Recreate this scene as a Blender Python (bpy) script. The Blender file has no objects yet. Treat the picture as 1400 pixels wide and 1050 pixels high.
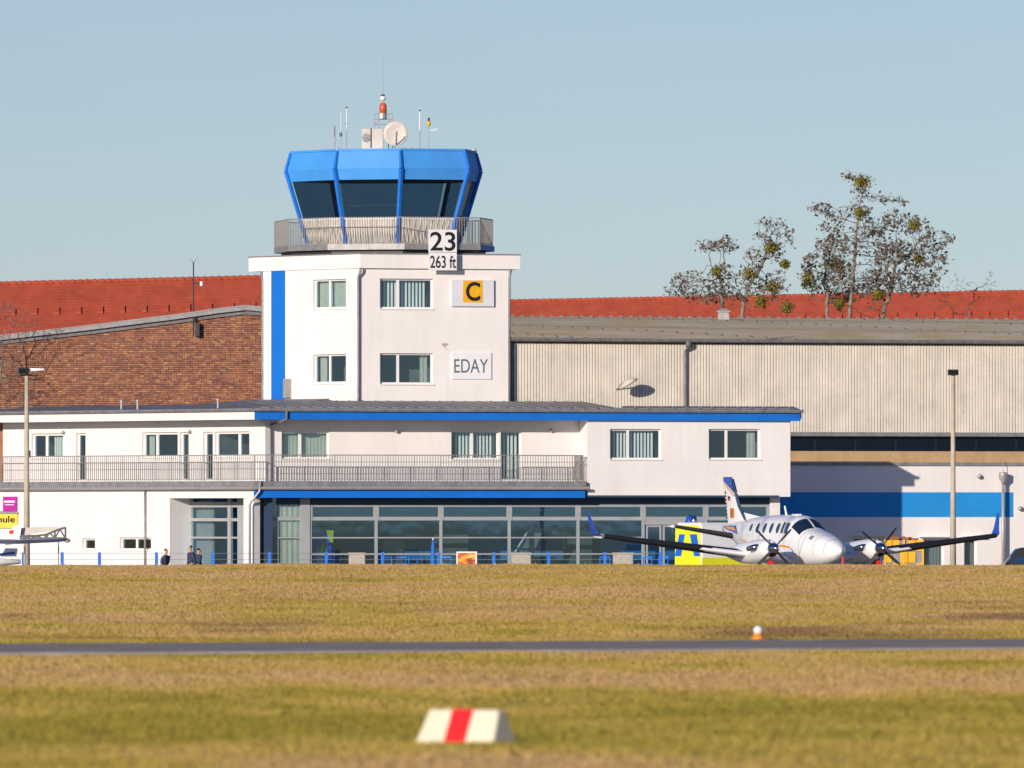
import bpy, math, random
import numpy as np
from mathutils import Vector, Matrix
random.seed(7); rng = np.random.default_rng(7)
SC = bpy.context.scene; COL = SC.collection

# ------------------------------------------------------------------ camera, sky, sun, exposure
F = 13500.0; CZ = 3.3; HY = 700.0          # focal length in photo pixels, eye height, horizon row
cam_d = bpy.data.cameras.new('camera'); cam = bpy.data.objects.new('camera', cam_d); COL.objects.link(cam)
cam.location = (0, 0, CZ); cam.rotation_euler = (math.pi/2, 0, 0)
cam_d.sensor_width = 36; cam_d.lens = F*36/1400; cam_d.shift_y = (HY-525)/1400
cam_d.clip_start = 1; cam_d.clip_end = 20000
cam_d.dof.use_dof = True; cam_d.dof.focus_distance = 430; cam_d.dof.aperture_fstop = 4.0
SC.camera = cam
SUN_AZ = math.radians(30); SUN_EL = math.radians(14.8)     # sun behind the camera, 30 degrees to the left
W = bpy.data.worlds.new('World'); SC.world = W; W.use_nodes = True
nt = W.node_tree; nt.nodes.clear()
sky = nt.nodes.new('ShaderNodeTexSky'); sky.sky_type = 'NISHITA'; sky.sun_disc = False
sky.sun_elevation = SUN_EL; sky.sun_rotation = math.pi + SUN_AZ   # 0 = +Y, clockwise
sky.altitude = 0; sky.air_density = 0.5; sky.dust_density = 0.15; sky.ozone_density = 2.2
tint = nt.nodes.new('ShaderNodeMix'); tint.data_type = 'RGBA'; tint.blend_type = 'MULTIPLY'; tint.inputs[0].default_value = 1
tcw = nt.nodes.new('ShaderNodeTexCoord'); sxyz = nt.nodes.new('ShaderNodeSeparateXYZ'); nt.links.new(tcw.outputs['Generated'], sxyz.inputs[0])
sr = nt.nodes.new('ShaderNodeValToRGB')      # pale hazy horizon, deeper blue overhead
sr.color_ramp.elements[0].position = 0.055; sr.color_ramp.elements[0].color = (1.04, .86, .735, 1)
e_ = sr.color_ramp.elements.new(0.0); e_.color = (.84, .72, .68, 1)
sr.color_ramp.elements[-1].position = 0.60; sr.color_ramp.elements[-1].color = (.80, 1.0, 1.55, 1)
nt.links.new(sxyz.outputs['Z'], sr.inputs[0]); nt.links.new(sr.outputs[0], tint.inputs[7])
bg = nt.nodes.new('ShaderNodeBackground'); bg.inputs[1].default_value = 0.090
wo = nt.nodes.new('ShaderNodeOutputWorld')
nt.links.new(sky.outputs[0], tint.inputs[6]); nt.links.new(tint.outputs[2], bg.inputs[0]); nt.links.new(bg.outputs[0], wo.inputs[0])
sd = bpy.data.lights.new('sun', 'SUN'); sd.energy = 4.1; sd.angle = math.radians(0.5); sd.color = (1.0, 0.875, 0.76)
sun = bpy.data.objects.new('sun', sd); COL.objects.link(sun)
SDIR = Vector((math.sin(SUN_AZ)*math.cos(SUN_EL), math.cos(SUN_AZ)*math.cos(SUN_EL), -math.sin(SUN_EL)))
sun.rotation_euler = SDIR.to_track_quat('-Z', 'Y').to_euler(); sun.location = (-30, -30, 60)
SC.view_settings.view_transform = 'Standard'; SC.view_settings.look = 'None'
SC.view_settings.gamma = 1; SC.view_settings.use_curve_mapping = False; SC.view_settings.exposure = 0.22

# ------------------------------------------------------------------ materials
def mat(name, col, rough=0.7, var=0.08, scale=1.5, metal=0.0, bump=0.0, bscale=30, spec=0.4, streak=0.0, col2=None, coat=0.0):
    m = bpy.data.materials.new(name); m.use_nodes = True; t = m.node_tree; N = t.nodes; L = t.links
    b = N['Principled BSDF']; b.inputs['Roughness'].default_value = rough; b.inputs['Metallic'].default_value = metal
    b.inputs['Specular IOR Level'].default_value = spec; b.inputs['Coat Weight'].default_value = coat
    tc = N.new('ShaderNodeTexCoord')
    n = N.new('ShaderNodeTexNoise'); n.inputs['Scale'].default_value = scale; n.inputs['Detail'].default_value = 6; n.inputs['Roughness'].default_value = 0.65
    L.new(tc.outputs['Object'], n.inputs['Vector'])
    r = N.new('ShaderNodeValToRGB'); e = r.color_ramp.elements
    e[0].position = 0.32; e[1].position = 0.68
    c2 = col2 if col2 else tuple(max(0, c*(1-2*var)) for c in col)
    e[0].color = (*c2, 1); e[1].color = (*(min(1, c*(1+var*0.6)) for c in col), 1)
    L.new(n.outputs[0], r.inputs[0]); out = r.outputs[0]
    if streak:      # rain streaks running down the surface
        mp = N.new('ShaderNodeMapping'); mp.inputs['Scale'].default_value = (2.2, 2.2, 0.16); L.new(tc.outputs['Object'], mp.inputs[0])
        n2 = N.new('ShaderNodeTexNoise'); n2.inputs['Scale'].default_value = 1.6; n2.inputs['Detail'].default_value = 5; L.new(mp.outputs[0], n2.inputs['Vector'])
        r2 = N.new('ShaderNodeValToRGB'); r2.color_ramp.elements[0].position = 0.45; r2.color_ramp.elements[1].position = 0.72
        r2.color_ramp.elements[0].color = (1, 1, 1, 1); r2.color_ramp.elements[1].color = (1-streak, 1-streak*1.1, 1-streak*1.3, 1)
        L.new(n2.outputs[0], r2.inputs[0])
        mx = N.new('ShaderNodeMix'); mx.data_type = 'RGBA'; mx.blend_type = 'MULTIPLY'; mx.inputs[0].default_value = 1
        L.new(out, mx.inputs[6]); L.new(r2.outputs[0], mx.inputs[7]); out = mx.outputs[2]
    L.new(out, b.inputs['Base Color'])
    if bump:
        n3 = N.new('ShaderNodeTexNoise'); n3.inputs['Scale'].default_value = bscale; n3.inputs['Detail'].default_value = 4
        L.new(tc.outputs['Object'], n3.inputs['Vector'])
        bp = N.new('ShaderNodeBump'); bp.inputs['Strength'].default_value = bump; bp.inputs['Distance'].default_value = 0.02
        L.new(n3.outputs[0], bp.inputs['Height']); L.new(bp.outputs[0], b.inputs['Normal'])
    return m
def island_mat(name, cols, rough=0.8, var=0.15, nscale=2.0, bump=0.0):
    """colour picked per loose piece"""
    m = bpy.data.materials.new(name); m.use_nodes = True; t = m.node_tree; N = t.nodes; L = t.links
    b = N['Principled BSDF']; b.inputs['Roughness'].default_value = rough; b.inputs['Specular IOR Level'].default_value = 0.25
    g = N.new('ShaderNodeNewGeometry'); r = N.new('ShaderNodeValToRGB'); r.color_ramp.interpolation = 'LINEAR'
    el = r.color_ramp.elements
    while len(el) < len(cols): el.new(0.5)
    for i, c in enumerate(cols): el[i].position = i/(len(cols)-1); el[i].color = (*c, 1)
    L.new(g.outputs['Random Per Island'], r.inputs[0])
    tc = N.new('ShaderNodeTexCoord'); n = N.new('ShaderNodeTexNoise'); n.inputs['Scale'].default_value = nscale; n.inputs['Detail'].default_value = 5
    L.new(tc.outputs['Object'], n.inputs['Vector'])
    r2 = N.new('ShaderNodeValToRGB'); r2.color_ramp.elements[0].position = .3; r2.color_ramp.elements[1].position = .7
    r2.color_ramp.elements[0].color = (1-2*var,)*3+(1,); r2.color_ramp.elements[1].color = (1, 1, 1, 1)
    L.new(n.outputs[0], r2.inputs[0])
    mx = N.new('ShaderNodeMix'); mx.data_type = 'RGBA'; mx.blend_type = 'MULTIPLY'; mx.inputs[0].default_value = 1
    L.new(r.outputs[0], mx.inputs[6]); L.new(r2.outputs[0], mx.inputs[7]); L.new(mx.outputs[2], b.inputs['Base Color'])
    return m
def glass(name, tintc, refl=1.0, rc=(.95, 1, 1), rough=0.02, dirt=0.010, r0=.06):
    m = bpy.data.materials.new(name); m.use_nodes = True; t = m.node_tree; N = t.nodes; L = t.links; N.clear()
    o = N.new('ShaderNodeOutputMaterial'); tr = N.new('ShaderNodeBsdfTransparent'); tr.inputs[0].default_value = (*tintc, 1)
    gl = N.new('ShaderNodeBsdfGlossy'); gl.inputs[0].default_value = (refl*rc[0], refl*rc[1], refl*rc[2], 1); gl.inputs[1].default_value = rough
    df = N.new('ShaderNodeBsdfDiffuse'); df.inputs[0].default_value = (.5, .5, .48, 1)
    lw = N.new('ShaderNodeLayerWeight'); lw.inputs['Blend'].default_value = .5
    pw = N.new('ShaderNodeMath'); pw.operation = 'POWER'; pw.inputs[1].default_value = 4.5; L.new(lw.outputs['Facing'], pw.inputs[0])
    fr = N.new('ShaderNodeMath'); fr.operation = 'MULTIPLY_ADD'; fr.inputs[1].default_value = 1-r0; fr.inputs[2].default_value = r0; L.new(pw.outputs[0], fr.inputs[0])
    tc = N.new('ShaderNodeTexCoord'); n = N.new('ShaderNodeTexNoise'); n.inputs['Scale'].default_value = 0.7; L.new(tc.outputs['Object'], n.inputs['Vector'])
    bp = N.new('ShaderNodeBump'); bp.inputs['Strength'].default_value = 0.15; bp.inputs['Distance'].default_value = 0.01
    L.new(n.outputs[0], bp.inputs['Height']); L.new(bp.outputs[0], gl.inputs['Normal'])
    m1 = N.new('ShaderNodeMixShader'); L.new(fr.outputs[0], m1.inputs[0]); L.new(tr.outputs[0], m1.inputs[1]); L.new(gl.outputs[0], m1.inputs[2])
    m2 = N.new('ShaderNodeMixShader'); m2.inputs[0].default_value = dirt; L.new(m1.outputs[0], m2.inputs[1]); L.new(df.outputs[0], m2.inputs[2])
    L.new(m2.outputs[0], o.inputs[0]); return m
M = {}
M['render'] = mat('white_render', (.80, .77, .735), .9, .035, .45, bump=.2, streak=.035)
M['trim'] = mat('white_trim', (.80, .78, .74), .5, .03)
M['blue'] = mat('blue_paint', (.004, .155, .60), .55, .06, .8)
M['blue_cab'] = mat('blue_cab_panel', (.06, .30, .74), .6, .06, .8, spec=.25)
M['blue_band'] = mat('light_blue_paint', (.012, .27, .66), .7, .06, .8)
M['navy'] = mat('navy_panel', (.035, .07, .125), .5, .1)
M['grey_frame'] = mat('grey_aluminium', (.36, .38, .38), .45, .06)
M['zinc'] = mat('weathered_zinc', (.30, .30, .30), .5, .15, 3, metal=.3)
M['zinc_dark'] = mat('dark_zinc', (.17, .17, .175), .6, .18, 3)
M['galv'] = mat('galvanised_steel', (.43, .42, .40), .45, .1, 4, metal=.35)
M['rail'] = mat('grey_railing_steel', (.27, .265, .255), .5, .1, 4)
M['cladding'] = mat('cream_cladding', (.62, .58, .50), .7, .08, 1)
M['interior'] = mat('interior_grey', (.16, .17, .17), .9, .15)
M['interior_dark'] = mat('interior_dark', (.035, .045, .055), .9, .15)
M['hall'] = mat('hall_interior', (.09, .36, .58), .9, .2, .5)
M['curtain_grey'] = mat('grey_curtain', (.22, .26, .25), .9, .08)
M['curtain'] = mat('pale_green_curtain', (.50, .53, .42), .9, .08)
M['blind'] = mat('white_blind_slat', (.74, .76, .70), .8, .05)
M['pane'] = glass('window_glass', (.90, .945, .96), r0=.085, rc=(.55, .85, 1.1))
M['pane_hall'] = glass('hall_glass', (.78, .91, .98), refl=1.0, r0=.16, rc=(.50, .82, 1.0))
M['pane_cab'] = glass('tinted_cab_glass', (.45, .55, .62), refl=.55, dirt=.006, r0=.02)
M['sheet'] = mat('corrugated_sheet', (.76, .71, .61), .75, .07, .9, streak=.12, bump=.1)
M['hroof'] = mat('mossy_felt_roof', (.66, .54, .37), .95, .1, .30, col2=(.50, .40, .17), bump=.4)
M['beam'] = mat('ochre_beam', (.50, .33, .17), .8, .1)
M['redtile'] = mat('red_clay_tile', (.42, .075, .035), .8, .12, 1.2)
M['brickwall'] = mat('mortar', (.12, .085, .07), .95, .2)
M['brick'] = island_mat('clinker_brick', [(.20, .095, .075), (.30, .125, .08), (.42, .18, .10), (.34, .14, .09), (.25, .13, .11), (.46, .22, .11), (.37, .15, .09), (.50, .28, .13), (.28, .125, .09), (.40, .18, .11), (.22, .11, .09)], .8, .12)
M['black'] = mat('black_rubber', (.015, .015, .017), .6, .1)
M['dark'] = mat('dark_steel', (.035, .037, .04), .5, .1)
M['white_gloss'] = mat('white_aircraft_paint', (.82, .82, .80), .25, .02, 1, coat=.5)
M['chrome'] = mat('polished_metal', (.6, .6, .62), .15, .05, 5, metal=1.0)
M['sign_white'] = mat('sign_white', (.80, .80, .80), .5, .03)
M['sign_grey'] = mat('sign_pale_grey', (.68, .69, .72), .5, .03)
M['sign_yellow'] = mat('sign_yellow', (.80, .42, .01), .5, .04)
M['ink'] = mat('black_lettering', (.012, .012, .014), .6, .05)
M['ink_grey'] = mat('slate_lettering', (.10, .14, .18), .6, .05)
M['magenta'] = mat('magenta_sign', (.50, .025, .36), .5, .05)
M['lemon'] = mat('lemon_sign', (.86, .66, .09), .5, .05)
M['orange'] = mat('orange_paint', (.80, .26, .02), .5, .06)
M['red'] = mat('red_paint', (.72, .018, .016), .5, .05)
M['beacon'] = mat('red_beacon_glass', (.62, .10, .04), .25, .08)
M['pole'] = mat('painted_concrete_pole', (.50, .44, .33), .8, .1, 2, streak=.12)
M['hv_yellow'] = mat('signal_yellow', (.80, .78, .02), .5, .04)
M['hv_blue'] = mat('signal_blue', (.01, .13, .62), .5, .04)
M['tail_blue'] = mat('tail_blue', (.015, .075, .42), .35, .05, coat=.4)
M['tail_orange'] = mat('stripe_orange', (.80, .30, .01), .35, .05)
M['skin'] = mat('skin', (.52, .30, .21), .6, .05)
M['jacket'] = mat('navy_jacket', (.035, .05, .10), .9, .15, 4)
M['jacket2'] = mat('slate_jacket', (.075, .085, .15), .9, .15, 4)
M['trousers'] = mat('dark_trousers', (.03, .03, .04), .9, .15)
M['hair'] = mat('dark_hair', (.02, .015, .012), .8, .1)
M['planter'] = mat('pale_rattan', (.42, .39, .34), .85, .1, 8)
M['bark'] = mat('bark', (.24, .21, .165), .95, .25, 4)
M['twig'] = mat('twig_brown', (.20, .155, .13), .95, .25, 4)
M['leafdark'] = island_mat('withered_pods', [(.07, .058, .058), (.16, .125, .11), (.10, .09, .075), (.20, .175, .13)], .9)
M['leafbrown'] = island_mat('brown_leaves', [(.16, .11, .085), (.26, .18, .14), (.15, .13, .085), (.22, .20, .09)], .9)
M['mistletoe'] = island_mat('mistletoe_leaf', [(.15, .14, .015), (.28, .24, .03), (.09, .09, .015), (.36, .29, .04)], .8)
M['asphalt'] = mat('asphalt', (.37, .335, .30), 1.0, .15, .8, spec=0.0, bump=.3)
M['apron'] = mat('concrete_apron', (.22, .21, .20), .9, .12, .3, bump=.2)
M['paint'] = mat('worn_white_paint', (.42, .41, .38), .8, .3, 2)
M['marker_white'] = mat('marker_cream', (.78, .70, .52), .6, .06, 3)
M['marker_red'] = mat('marker_red', (.75, .012, .015), .6, .05, 3)
M['dome'] = mat('frosted_lens', (.78, .78, .80), .25, .03)
M['wood'] = mat('brown_load', (.30, .11, .04), .8, .25, 6)
M['car'] = mat('dark_car_paint', (.02, .022, .03), .25, .05, coat=.8)

# ------------------------------------------------------------------ mesh helpers
def wloc(o):
    v = Vector((0, 0, 0))
    while o is not None: v += o.location; o = o.parent
    return v
def props(o, label=None, cat=None, group=None, kind=None):
    if label: o['label'] = label
    if cat: o['category'] = cat
    if group: o['group'] = group
    if kind: o['kind'] = kind
    return o
def thing(name, loc, label, cat, group=None):
    o = bpy.data.objects.new(name, None); o.location = loc; o.empty_display_size = .2; COL.objects.link(o)
    return props(o, label, cat, group)
class MB:
    def __init__(s): s.v = []; s.f = []
    def add(s, vs, fs):
        k = len(s.v); s.v += [tuple(p) for p in vs]; s.f += [tuple(i+k for i in q) for q in fs]; return s
    def hexa(s, p):  # p: 4 bottom, 4 top corners
        return s.add(p, [(3, 2, 1, 0), (4, 5, 6, 7), (0, 1, 5, 4), (1, 2, 6, 5), (2, 3, 7, 6), (3, 0, 4, 7)])
    def box(s, x0, x1, y0, y1, z0, z1):
        return s.hexa([(x0, y0, z0), (x1, y0, z0), (x1, y1, z0), (x0, y1, z0), (x0, y0, z1), (x1, y0, z1), (x1, y1, z1), (x0, y1, z1)])
    def prism(s, pts, z0, z1):
        n = len(pts)
        return s.add([(p[0], p[1], z0) for p in pts]+[(p[0], p[1], z1) for p in pts],
                     [tuple(range(n-1, -1, -1)), tuple(range(n, 2*n))]+[(i, (i+1) % n, n+(i+1) % n, n+i) for i in range(n)])
    def tube(s, pts, rad, n=8, cap=True):
        pts = [Vector(p) for p in pts]
        if not isinstance(rad, (list, tuple)): rad = [rad]*len(pts)
        k = len(s.v); up = None
        for i, p in enumerate(pts):
            d = (pts[min(i+1, len(pts)-1)]-pts[max(i-1, 0)]).normalized()
            a = d.cross(Vector((0, 0, 1)) if abs(d.z) < .9 else Vector((1, 0, 0))).normalized()
            if up is not None: a = (up-d*up.dot(d)).normalized() if (up-d*up.dot(d)).length > .1 else a
            up = a; b = d.cross(a)
            for j in range(n):
                t = 2*math.pi*j/n; s.v.append(tuple(p+(a*math.cos(t)+b*math.sin(t))*rad[i]))
        for i in range(len(pts)-1):
            for j in range(n):
                s.f.append((k+i*n+j, k+i*n+(j+1) % n, k+(i+1)*n+(j+1) % n, k+(i+1)*n+j))
        if cap: s.f.append(tuple(k+j for j in range(n-1, -1, -1))); s.f.append(tuple(k+(len(pts)-1)*n+j for j in range(n)))
        return s
    def rings(s, rs, cap=True):
        n = len(rs[0]); k = len(s.v)
        for r in rs: s.v += [tuple(p) for p in r]
        for i in range(len(rs)-1):
            for j in range(n): s.f.append((k+i*n+j, k+i*n+(j+1) % n, k+(i+1)*n+(j+1) % n, k+(i+1)*n+j))
        if cap: s.f.append(tuple(k+j for j in range(n-1, -1, -1))); s.f.append(tuple(k+(len(rs)-1)*n+j for j in range(n)))
        return s
    def lathe(s, c, prof, axis=(0, 0, 1), n=16):
        ax = Vector(axis).normalized(); a = ax.cross(Vector((0, 0, 1)) if abs(ax.z) < .9 else Vector((1, 0, 0))).normalized(); b = ax.cross(a); c = Vector(c)
        return s.rings([[c+ax*h+(a*math.cos(2*math.pi*j/n)+b*math.sin(2*math.pi*j/n))*max(r, .0008) for j in range(n)] for r, h in prof])
    def build(s, name, m, parent=None, smooth=False, label=None, cat=None, group=None, kind=None, bevel=0, loc=None):
        off = wloc(parent) if parent is not None else Vector((0, 0, 0))
        me = bpy.data.meshes.new(name)
        L = Vector(loc) if loc is not None else Vector((0, 0, 0))
        if parent is None and loc is None and s.v:      # origin at the base of a lone mesh
            a = np.array(s.v); L = Vector(((a[:, 0].min()+a[:, 0].max())/2, (a[:, 1].min()+a[:, 1].max())/2, a[:, 2].min())); sh = L
        else: sh = off+L if parent is not None else L
        me.from_pydata([(x-sh.x, y-sh.y, z-sh.z) for x, y, z in s.v], [], s.f)
        ms = m if isinstance(m, list) else [m]
        for q in ms: me.materials.append(q)
        o = bpy.data.objects.new(name, me); COL.objects.link(o); o.location = L
        if parent is not None: o.parent = parent
        if smooth: me.shade_smooth()
        if bevel:
            b = o.modifiers.new('bevel', 'BEVEL'); b.width = bevel; b.segments = 2; b.limit_method = 'ANGLE'
        props(o, label, cat, group, kind); return o
def inst(src, loc, parent=None, rot=None, name=None):
    o = src.copy(); COL.objects.link(o); o.parent = parent
    o.location = Vector(loc)-(wloc(parent) if parent is not None else Vector((0, 0, 0)))
    if rot is not None: o.rotation_euler = rot
    return o
def pt(px, py, Y): return Vector(((px-700)*Y/F, Y, CZ+(HY-py)*Y/F))
def hit(px, P, t):     # point of the plan line P+t*k that stands at photo column px
    kx = (px-700)/F; # X = kx*Y
    k = (kx*P[1]-P[0])/(t[0]-kx*t[1]); return (P[0]+t[0]*k, P[1]+t[1]*k)
A_R = math.radians(17); A_L = math.radians(51)
UR = (math.cos(A_R), math.sin(A_R)); NR = (-math.sin(A_R), math.cos(A_R))
UL = (-math.cos(A_L), math.sin(A_L)); NL = (math.sin(A_L), math.cos(A_L))
class Plane:
    def __init__(s, O, u, n, flip=False): s.O = O; s.u = u; s.n = n
    def off(s, d): return Plane((s.O[0]+s.n[0]*d, s.O[1]+s.n[1]*d), s.u, s.n)
    def s_(s, px): h = hit(px, s.O, s.u); return (h[0]-s.O[0])*s.u[0]+(h[1]-s.O[1])*s.u[1]
    def z_(s, px, py): Y = hit(px, s.O, s.u)[1]; return CZ+(HY-py)*Y/F
    def P(s, a, z, d=0): return Vector((s.O[0]+s.u[0]*a+s.n[0]*d, s.O[1]+s.u[1]*a+s.n[1]*d, z))
    def rect(s, x0, y0, x1, y1):
        a, b = sorted((s.s_(x0), s.s_(x1))); m = (x0+x1)/2
        return a, b, s.z_(m, y1), s.z_(m, y0)
    def box(s, mb, s0, s1, z0, z1, d0, d1):
        c = [s.P(s0, z0, d0), s.P(s1, z0, d0), s.P(s1, z0, d1), s.P(s0, z0, d1)]
        return mb.hexa(c+[Vector((p.x, p.y, z1)) for p in c])
    def pbox(s, mb, x0, y0, x1, y1, d0, d1):
        a, b, c, e = s.rect(x0, y0, x1, y1); return s.box(mb, a, b, c, e, d0, d1)
def wall_mesh(pl, s0, s1, z0, z1, ops, reveal=.18, thick=.3):
    mb = MB(); ss = sorted({s0, s1}|{o[0] for o in ops}|{o[1] for o in ops}); zs = sorted({z0, z1}|{o[2] for o in ops}|{o[3] for o in ops})
    ss = [x for x in ss if s0-1e-6 <= x <= s1+1e-6]; zs = [x for x in zs if z0-1e-6 <= x <= z1+1e-6]
    for i in range(len(ss)-1):
        for j in range(len(zs)-1):
            cs = (ss[i]+ss[i+1])/2; cz = (zs[j]+zs[j+1])/2
            if any(o[0] < cs < o[1] and o[2] < cz < o[3] for o in ops): continue
            q = [(ss[i], zs[j]), (ss[i+1], zs[j]), (ss[i+1], zs[j+1]), (ss[i], zs[j+1])]
            mb.add([pl.P(a, z, 0) for a, z in q], [(0, 1, 2, 3)]); mb.add([pl.P(a, z, thick) for a, z in q], [(3, 2, 1, 0)])
    for o in list(ops)+[(s0, s1, z0, z1)]:
        a, b, c, e = o; q = [(a, c), (b, c), (b, e), (a, e)]
        for k in range(4):
            p, r = q[k], q[(k+1) % 4]
            mb.add([pl.P(p[0], p[1], 0), pl.P(r[0], r[1], 0), pl.P(r[0], r[1], thick), pl.P(p[0], p[1], thick)], [(0, 1, 2, 3)])
    return mb
def room(mb, pl, o, d0=.301, depth=2.2, g=.25):
    a, b, c, e = o[0]-g, o[1]+g, o[2]-g, o[3]+g
    v = [pl.P(a, c, d0), pl.P(b, c, d0), pl.P(b, c, d0+depth), pl.P(a, c, d0+depth), pl.P(a, e, d0), pl.P(b, e, d0), pl.P(b, e, d0+depth), pl.P(a, e, d0+depth)]
    mb.add(v, [(0, 1, 2, 3), (4, 5, 6, 7), (1, 2, 6, 5), (2, 3, 7, 6), (3, 0, 4, 7)])
def window(parent, pl, o, mull=(), fr=.075, d=.13, blind=None, sill=True, trans=(), label=None, fm=None, gm=None):
    """o=(s0,s1,z0,z1); mull = photo columns of the mullions; blind: dict"""
    a, b, c, e = o; fm = fm or M['trim']; gm = gm or M['pane']
    mb = MB(); g = .002
    pl.box(mb, a+g, b-g, c+g, c+fr, d, d+.08); pl.box(mb, a+g, b-g, e-fr, e-g, d, d+.08)
    pl.box(mb, a+g, a+fr, c+fr, e-fr, d, d+.08); pl.box(mb, b-fr, b-g, c+fr, e-fr, d, d+.08)
    ms = sorted(pl.s_(x) for x in mull)
    for m in ms: pl.box(mb, m-fr*.8, m+fr*.8, c+fr, e-fr, d-.003, d+.077)
    w = mb.build('window', fm, parent, label=label)
    xs = [a+fr]+sum([[m-fr*.8, m+fr*.8] for m in ms], [])+[b-fr]
    for i in range(0, len(xs), 2):
        p = MB(); pl.box(p, xs[i], xs[i+1], c+fr, e-fr, d+.035, d+.045); p.build('pane', gm, w)
    if sill:
        p = MB(); pl.box(p, a-.04, b+.04, c-.05, c-g, -.05, d-.002); p.build('sill', M['trim'], w)
    if blind:
        k, x0, x1 = blind[0], blind[1], blind[2]; s0, s1 = sorted((pl.s_(x0), pl.s_(x1)))
        p = MB()
        if k == 'slats':
            n = max(2, int((s1-s0)/.16)); st = (s1-s0)/n
            for i in range(n):
                q = s0+st*i
                p.add([pl.P(q, c, d+.30), pl.P(q+st*.52, c, d+.26), pl.P(q+st*.52, e, d+.26), pl.P(q, e, d+.30)], [(0, 1, 2, 3)])
            p.build('blind', M['blind'], w, kind='stuff')
        elif k == 'curtain':
            n = max(6, int((s1-s0)/.05)); vs = []
            for i in range(n+1):
                q = s0+(s1-s0)*i/n; dd = d+.28+.025*math.sin(i*1.9)
                vs += [pl.P(q, c, dd), pl.P(q, e, dd)]
            p.add(vs, [(2*i, 2*i+2, 2*i+3, 2*i+1) for i in range(n)]); p.build('curtain', M['curtain'], w, smooth=True)
    return w
def text_obj(txt, parent, pl, x0, y0, x1, y1, d, m, bold=0.0, label=None, name='lettering'):
    c = bpy.data.curves.new('t', 'FONT'); c.body = txt; c.extrude = .006; c.offset = bold; c.fill_mode = 'BOTH'
    t = bpy.data.objects.new('t', c); COL.objects.link(t)
    me = bpy.data.meshes.new_from_object(t.evaluated_get(bpy.context.evaluated_depsgraph_get()))
    bpy.data.objects.remove(t); v = np.array([q.co[:] for q in me.vertices]); lo = v.min(0); hi = v.max(0)
    a, b, z0, z1 = pl.rect(x0, y0, x1, y1)
    if pl.u[0] < 0: a, b = b, a
    off = wloc(parent)
    for q in me.vertices:
        p = pl.P(a+(b-a)*(q.co.x-lo[0])/(hi[0]-lo[0]), z0+(z1-z0)*(q.co.y-lo[1])/(hi[1]-lo[1]), d-.004-(q.co.z-lo[2])*.5)
        q.co = p-off
    me.name = name; me.materials.clear(); me.materials.append(m)
    o = bpy.data.objects.new(name, me); COL.objects.link(o); o.parent = parent
    if label: o['label'] = label
    return o
def railing(parent, pts, z0, z1, step, rails, posts=1.3, bal_mesh={}, label=None):
    """pts: plan polyline; rails: heights; returns part"""
    mb = MB()
    for i in range(len(pts)-1):
        for zr, r in rails: mb.tube([(pts[i][0], pts[i][1], zr), (pts[i+1][0], pts[i+1][1], zr)], r, 6)
    r = mb.build('railing', M['rail'], parent, label=label)
    key = round(z1-z0, 3)
    for i in range(len(pts)-1):
        a = Vector((*pts[i], z0)); b = Vector((*pts[i+1], z0)); L = (b-a).length; n = max(1, int(L/step))
        for k in range(n+1):
            if k == n and i < len(pts)-2: continue
            p = a.lerp(b, k/n); isp = (k % max(1, round(posts/step)) == 0) or k == n
            kk = (key, isp)
            if kk not in bal_mesh:
                q = MB(); w = .026 if isp else .0165
                q.tube([(0, 0, 0), (0, 0, z1-z0)], w, 5)
                o = q.build('railing_post' if isp else 'baluster', M['rail'], r, loc=(0, 0, 0))
                # mesh was shifted by the parent's position: rebuild around its own origin
                me = bpy.data.meshes.new('bal'); me.from_pydata(q.v, [], q.f); me.materials.append(M['rail']); o.data = me
                o.location = p-wloc(r); bal_mesh[kk] = o
            else:
                inst(bal_mesh[kk], p, r)
    return r

# ------------------------------------------------------------------ ground, runway, apron
def vnoise(x, y, seed=0):
    x = np.asarray(x, float); y = np.asarray(y, float)
    xi = np.floor(x).astype(np.int64); yi = np.floor(y).astype(np.int64); fx = x-xi; fy = y-yi
    fx = fx*fx*(3-2*fx); fy = fy*fy*(3-2*fy)
    def h(a, b):
        n = (a*374761393+b*668265263+seed*982451653) & 0x7fffffff
        n = ((n ^ (n >> 13))*1274126177) & 0x7fffffff
        return ((n ^ (n >> 16)) & 0xffff)/65535.0
    return (h(xi, yi)*(1-fx)+h(xi+1, yi)*fx)*(1-fy)+(h(xi, yi+1)*(1-fx)+h(xi+1, yi+1)*fx)*fy
def fbm(x, y, seed=0, o=4):
    s = 0; a = .5; t = 0
    for i in range(o): s = s+a*vnoise(x*2**i, y*2**i, seed+i); t += a; a *= .55
    return s/t
RW_T = 0.37
def rw_d(x, y): return y-(158+RW_T*np.clip(x, -400, 400))
def gz(x, y, bumps=True):
    x = np.asarray(x, float); y = np.asarray(y, float)
    z = np.interp(y, [0, 130, 175, 200, 250, 285, 299, 305, 322, 337, 345], [1.1, 1.1, 1.13, 1.235, 1.455, 1.625, 1.675, 1.64, .75, .06, -.02])
    if bumps:
        k = np.clip((np.abs(rw_d(x, y))-8)/6, 0, 1)*np.clip((312-y)/8, 0, 1)
        z = z+k*(.16*(fbm(x/7, y/16, 3)-.5)+.05*(fbm(x/1.6, y/3.5, 9)-.5))
    return z
BX = [0, 86, 90, 97, 108, 116, 124, 136, 143, 149, 165, 176, 190, 210, 235, 260, 285, 310, 400]
BG = [.2, .25, .55, .95, .80, .70, .30, .15, .60, .55, .5, .42, .22, .40, .10, .38, .12, .34, .3]
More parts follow.
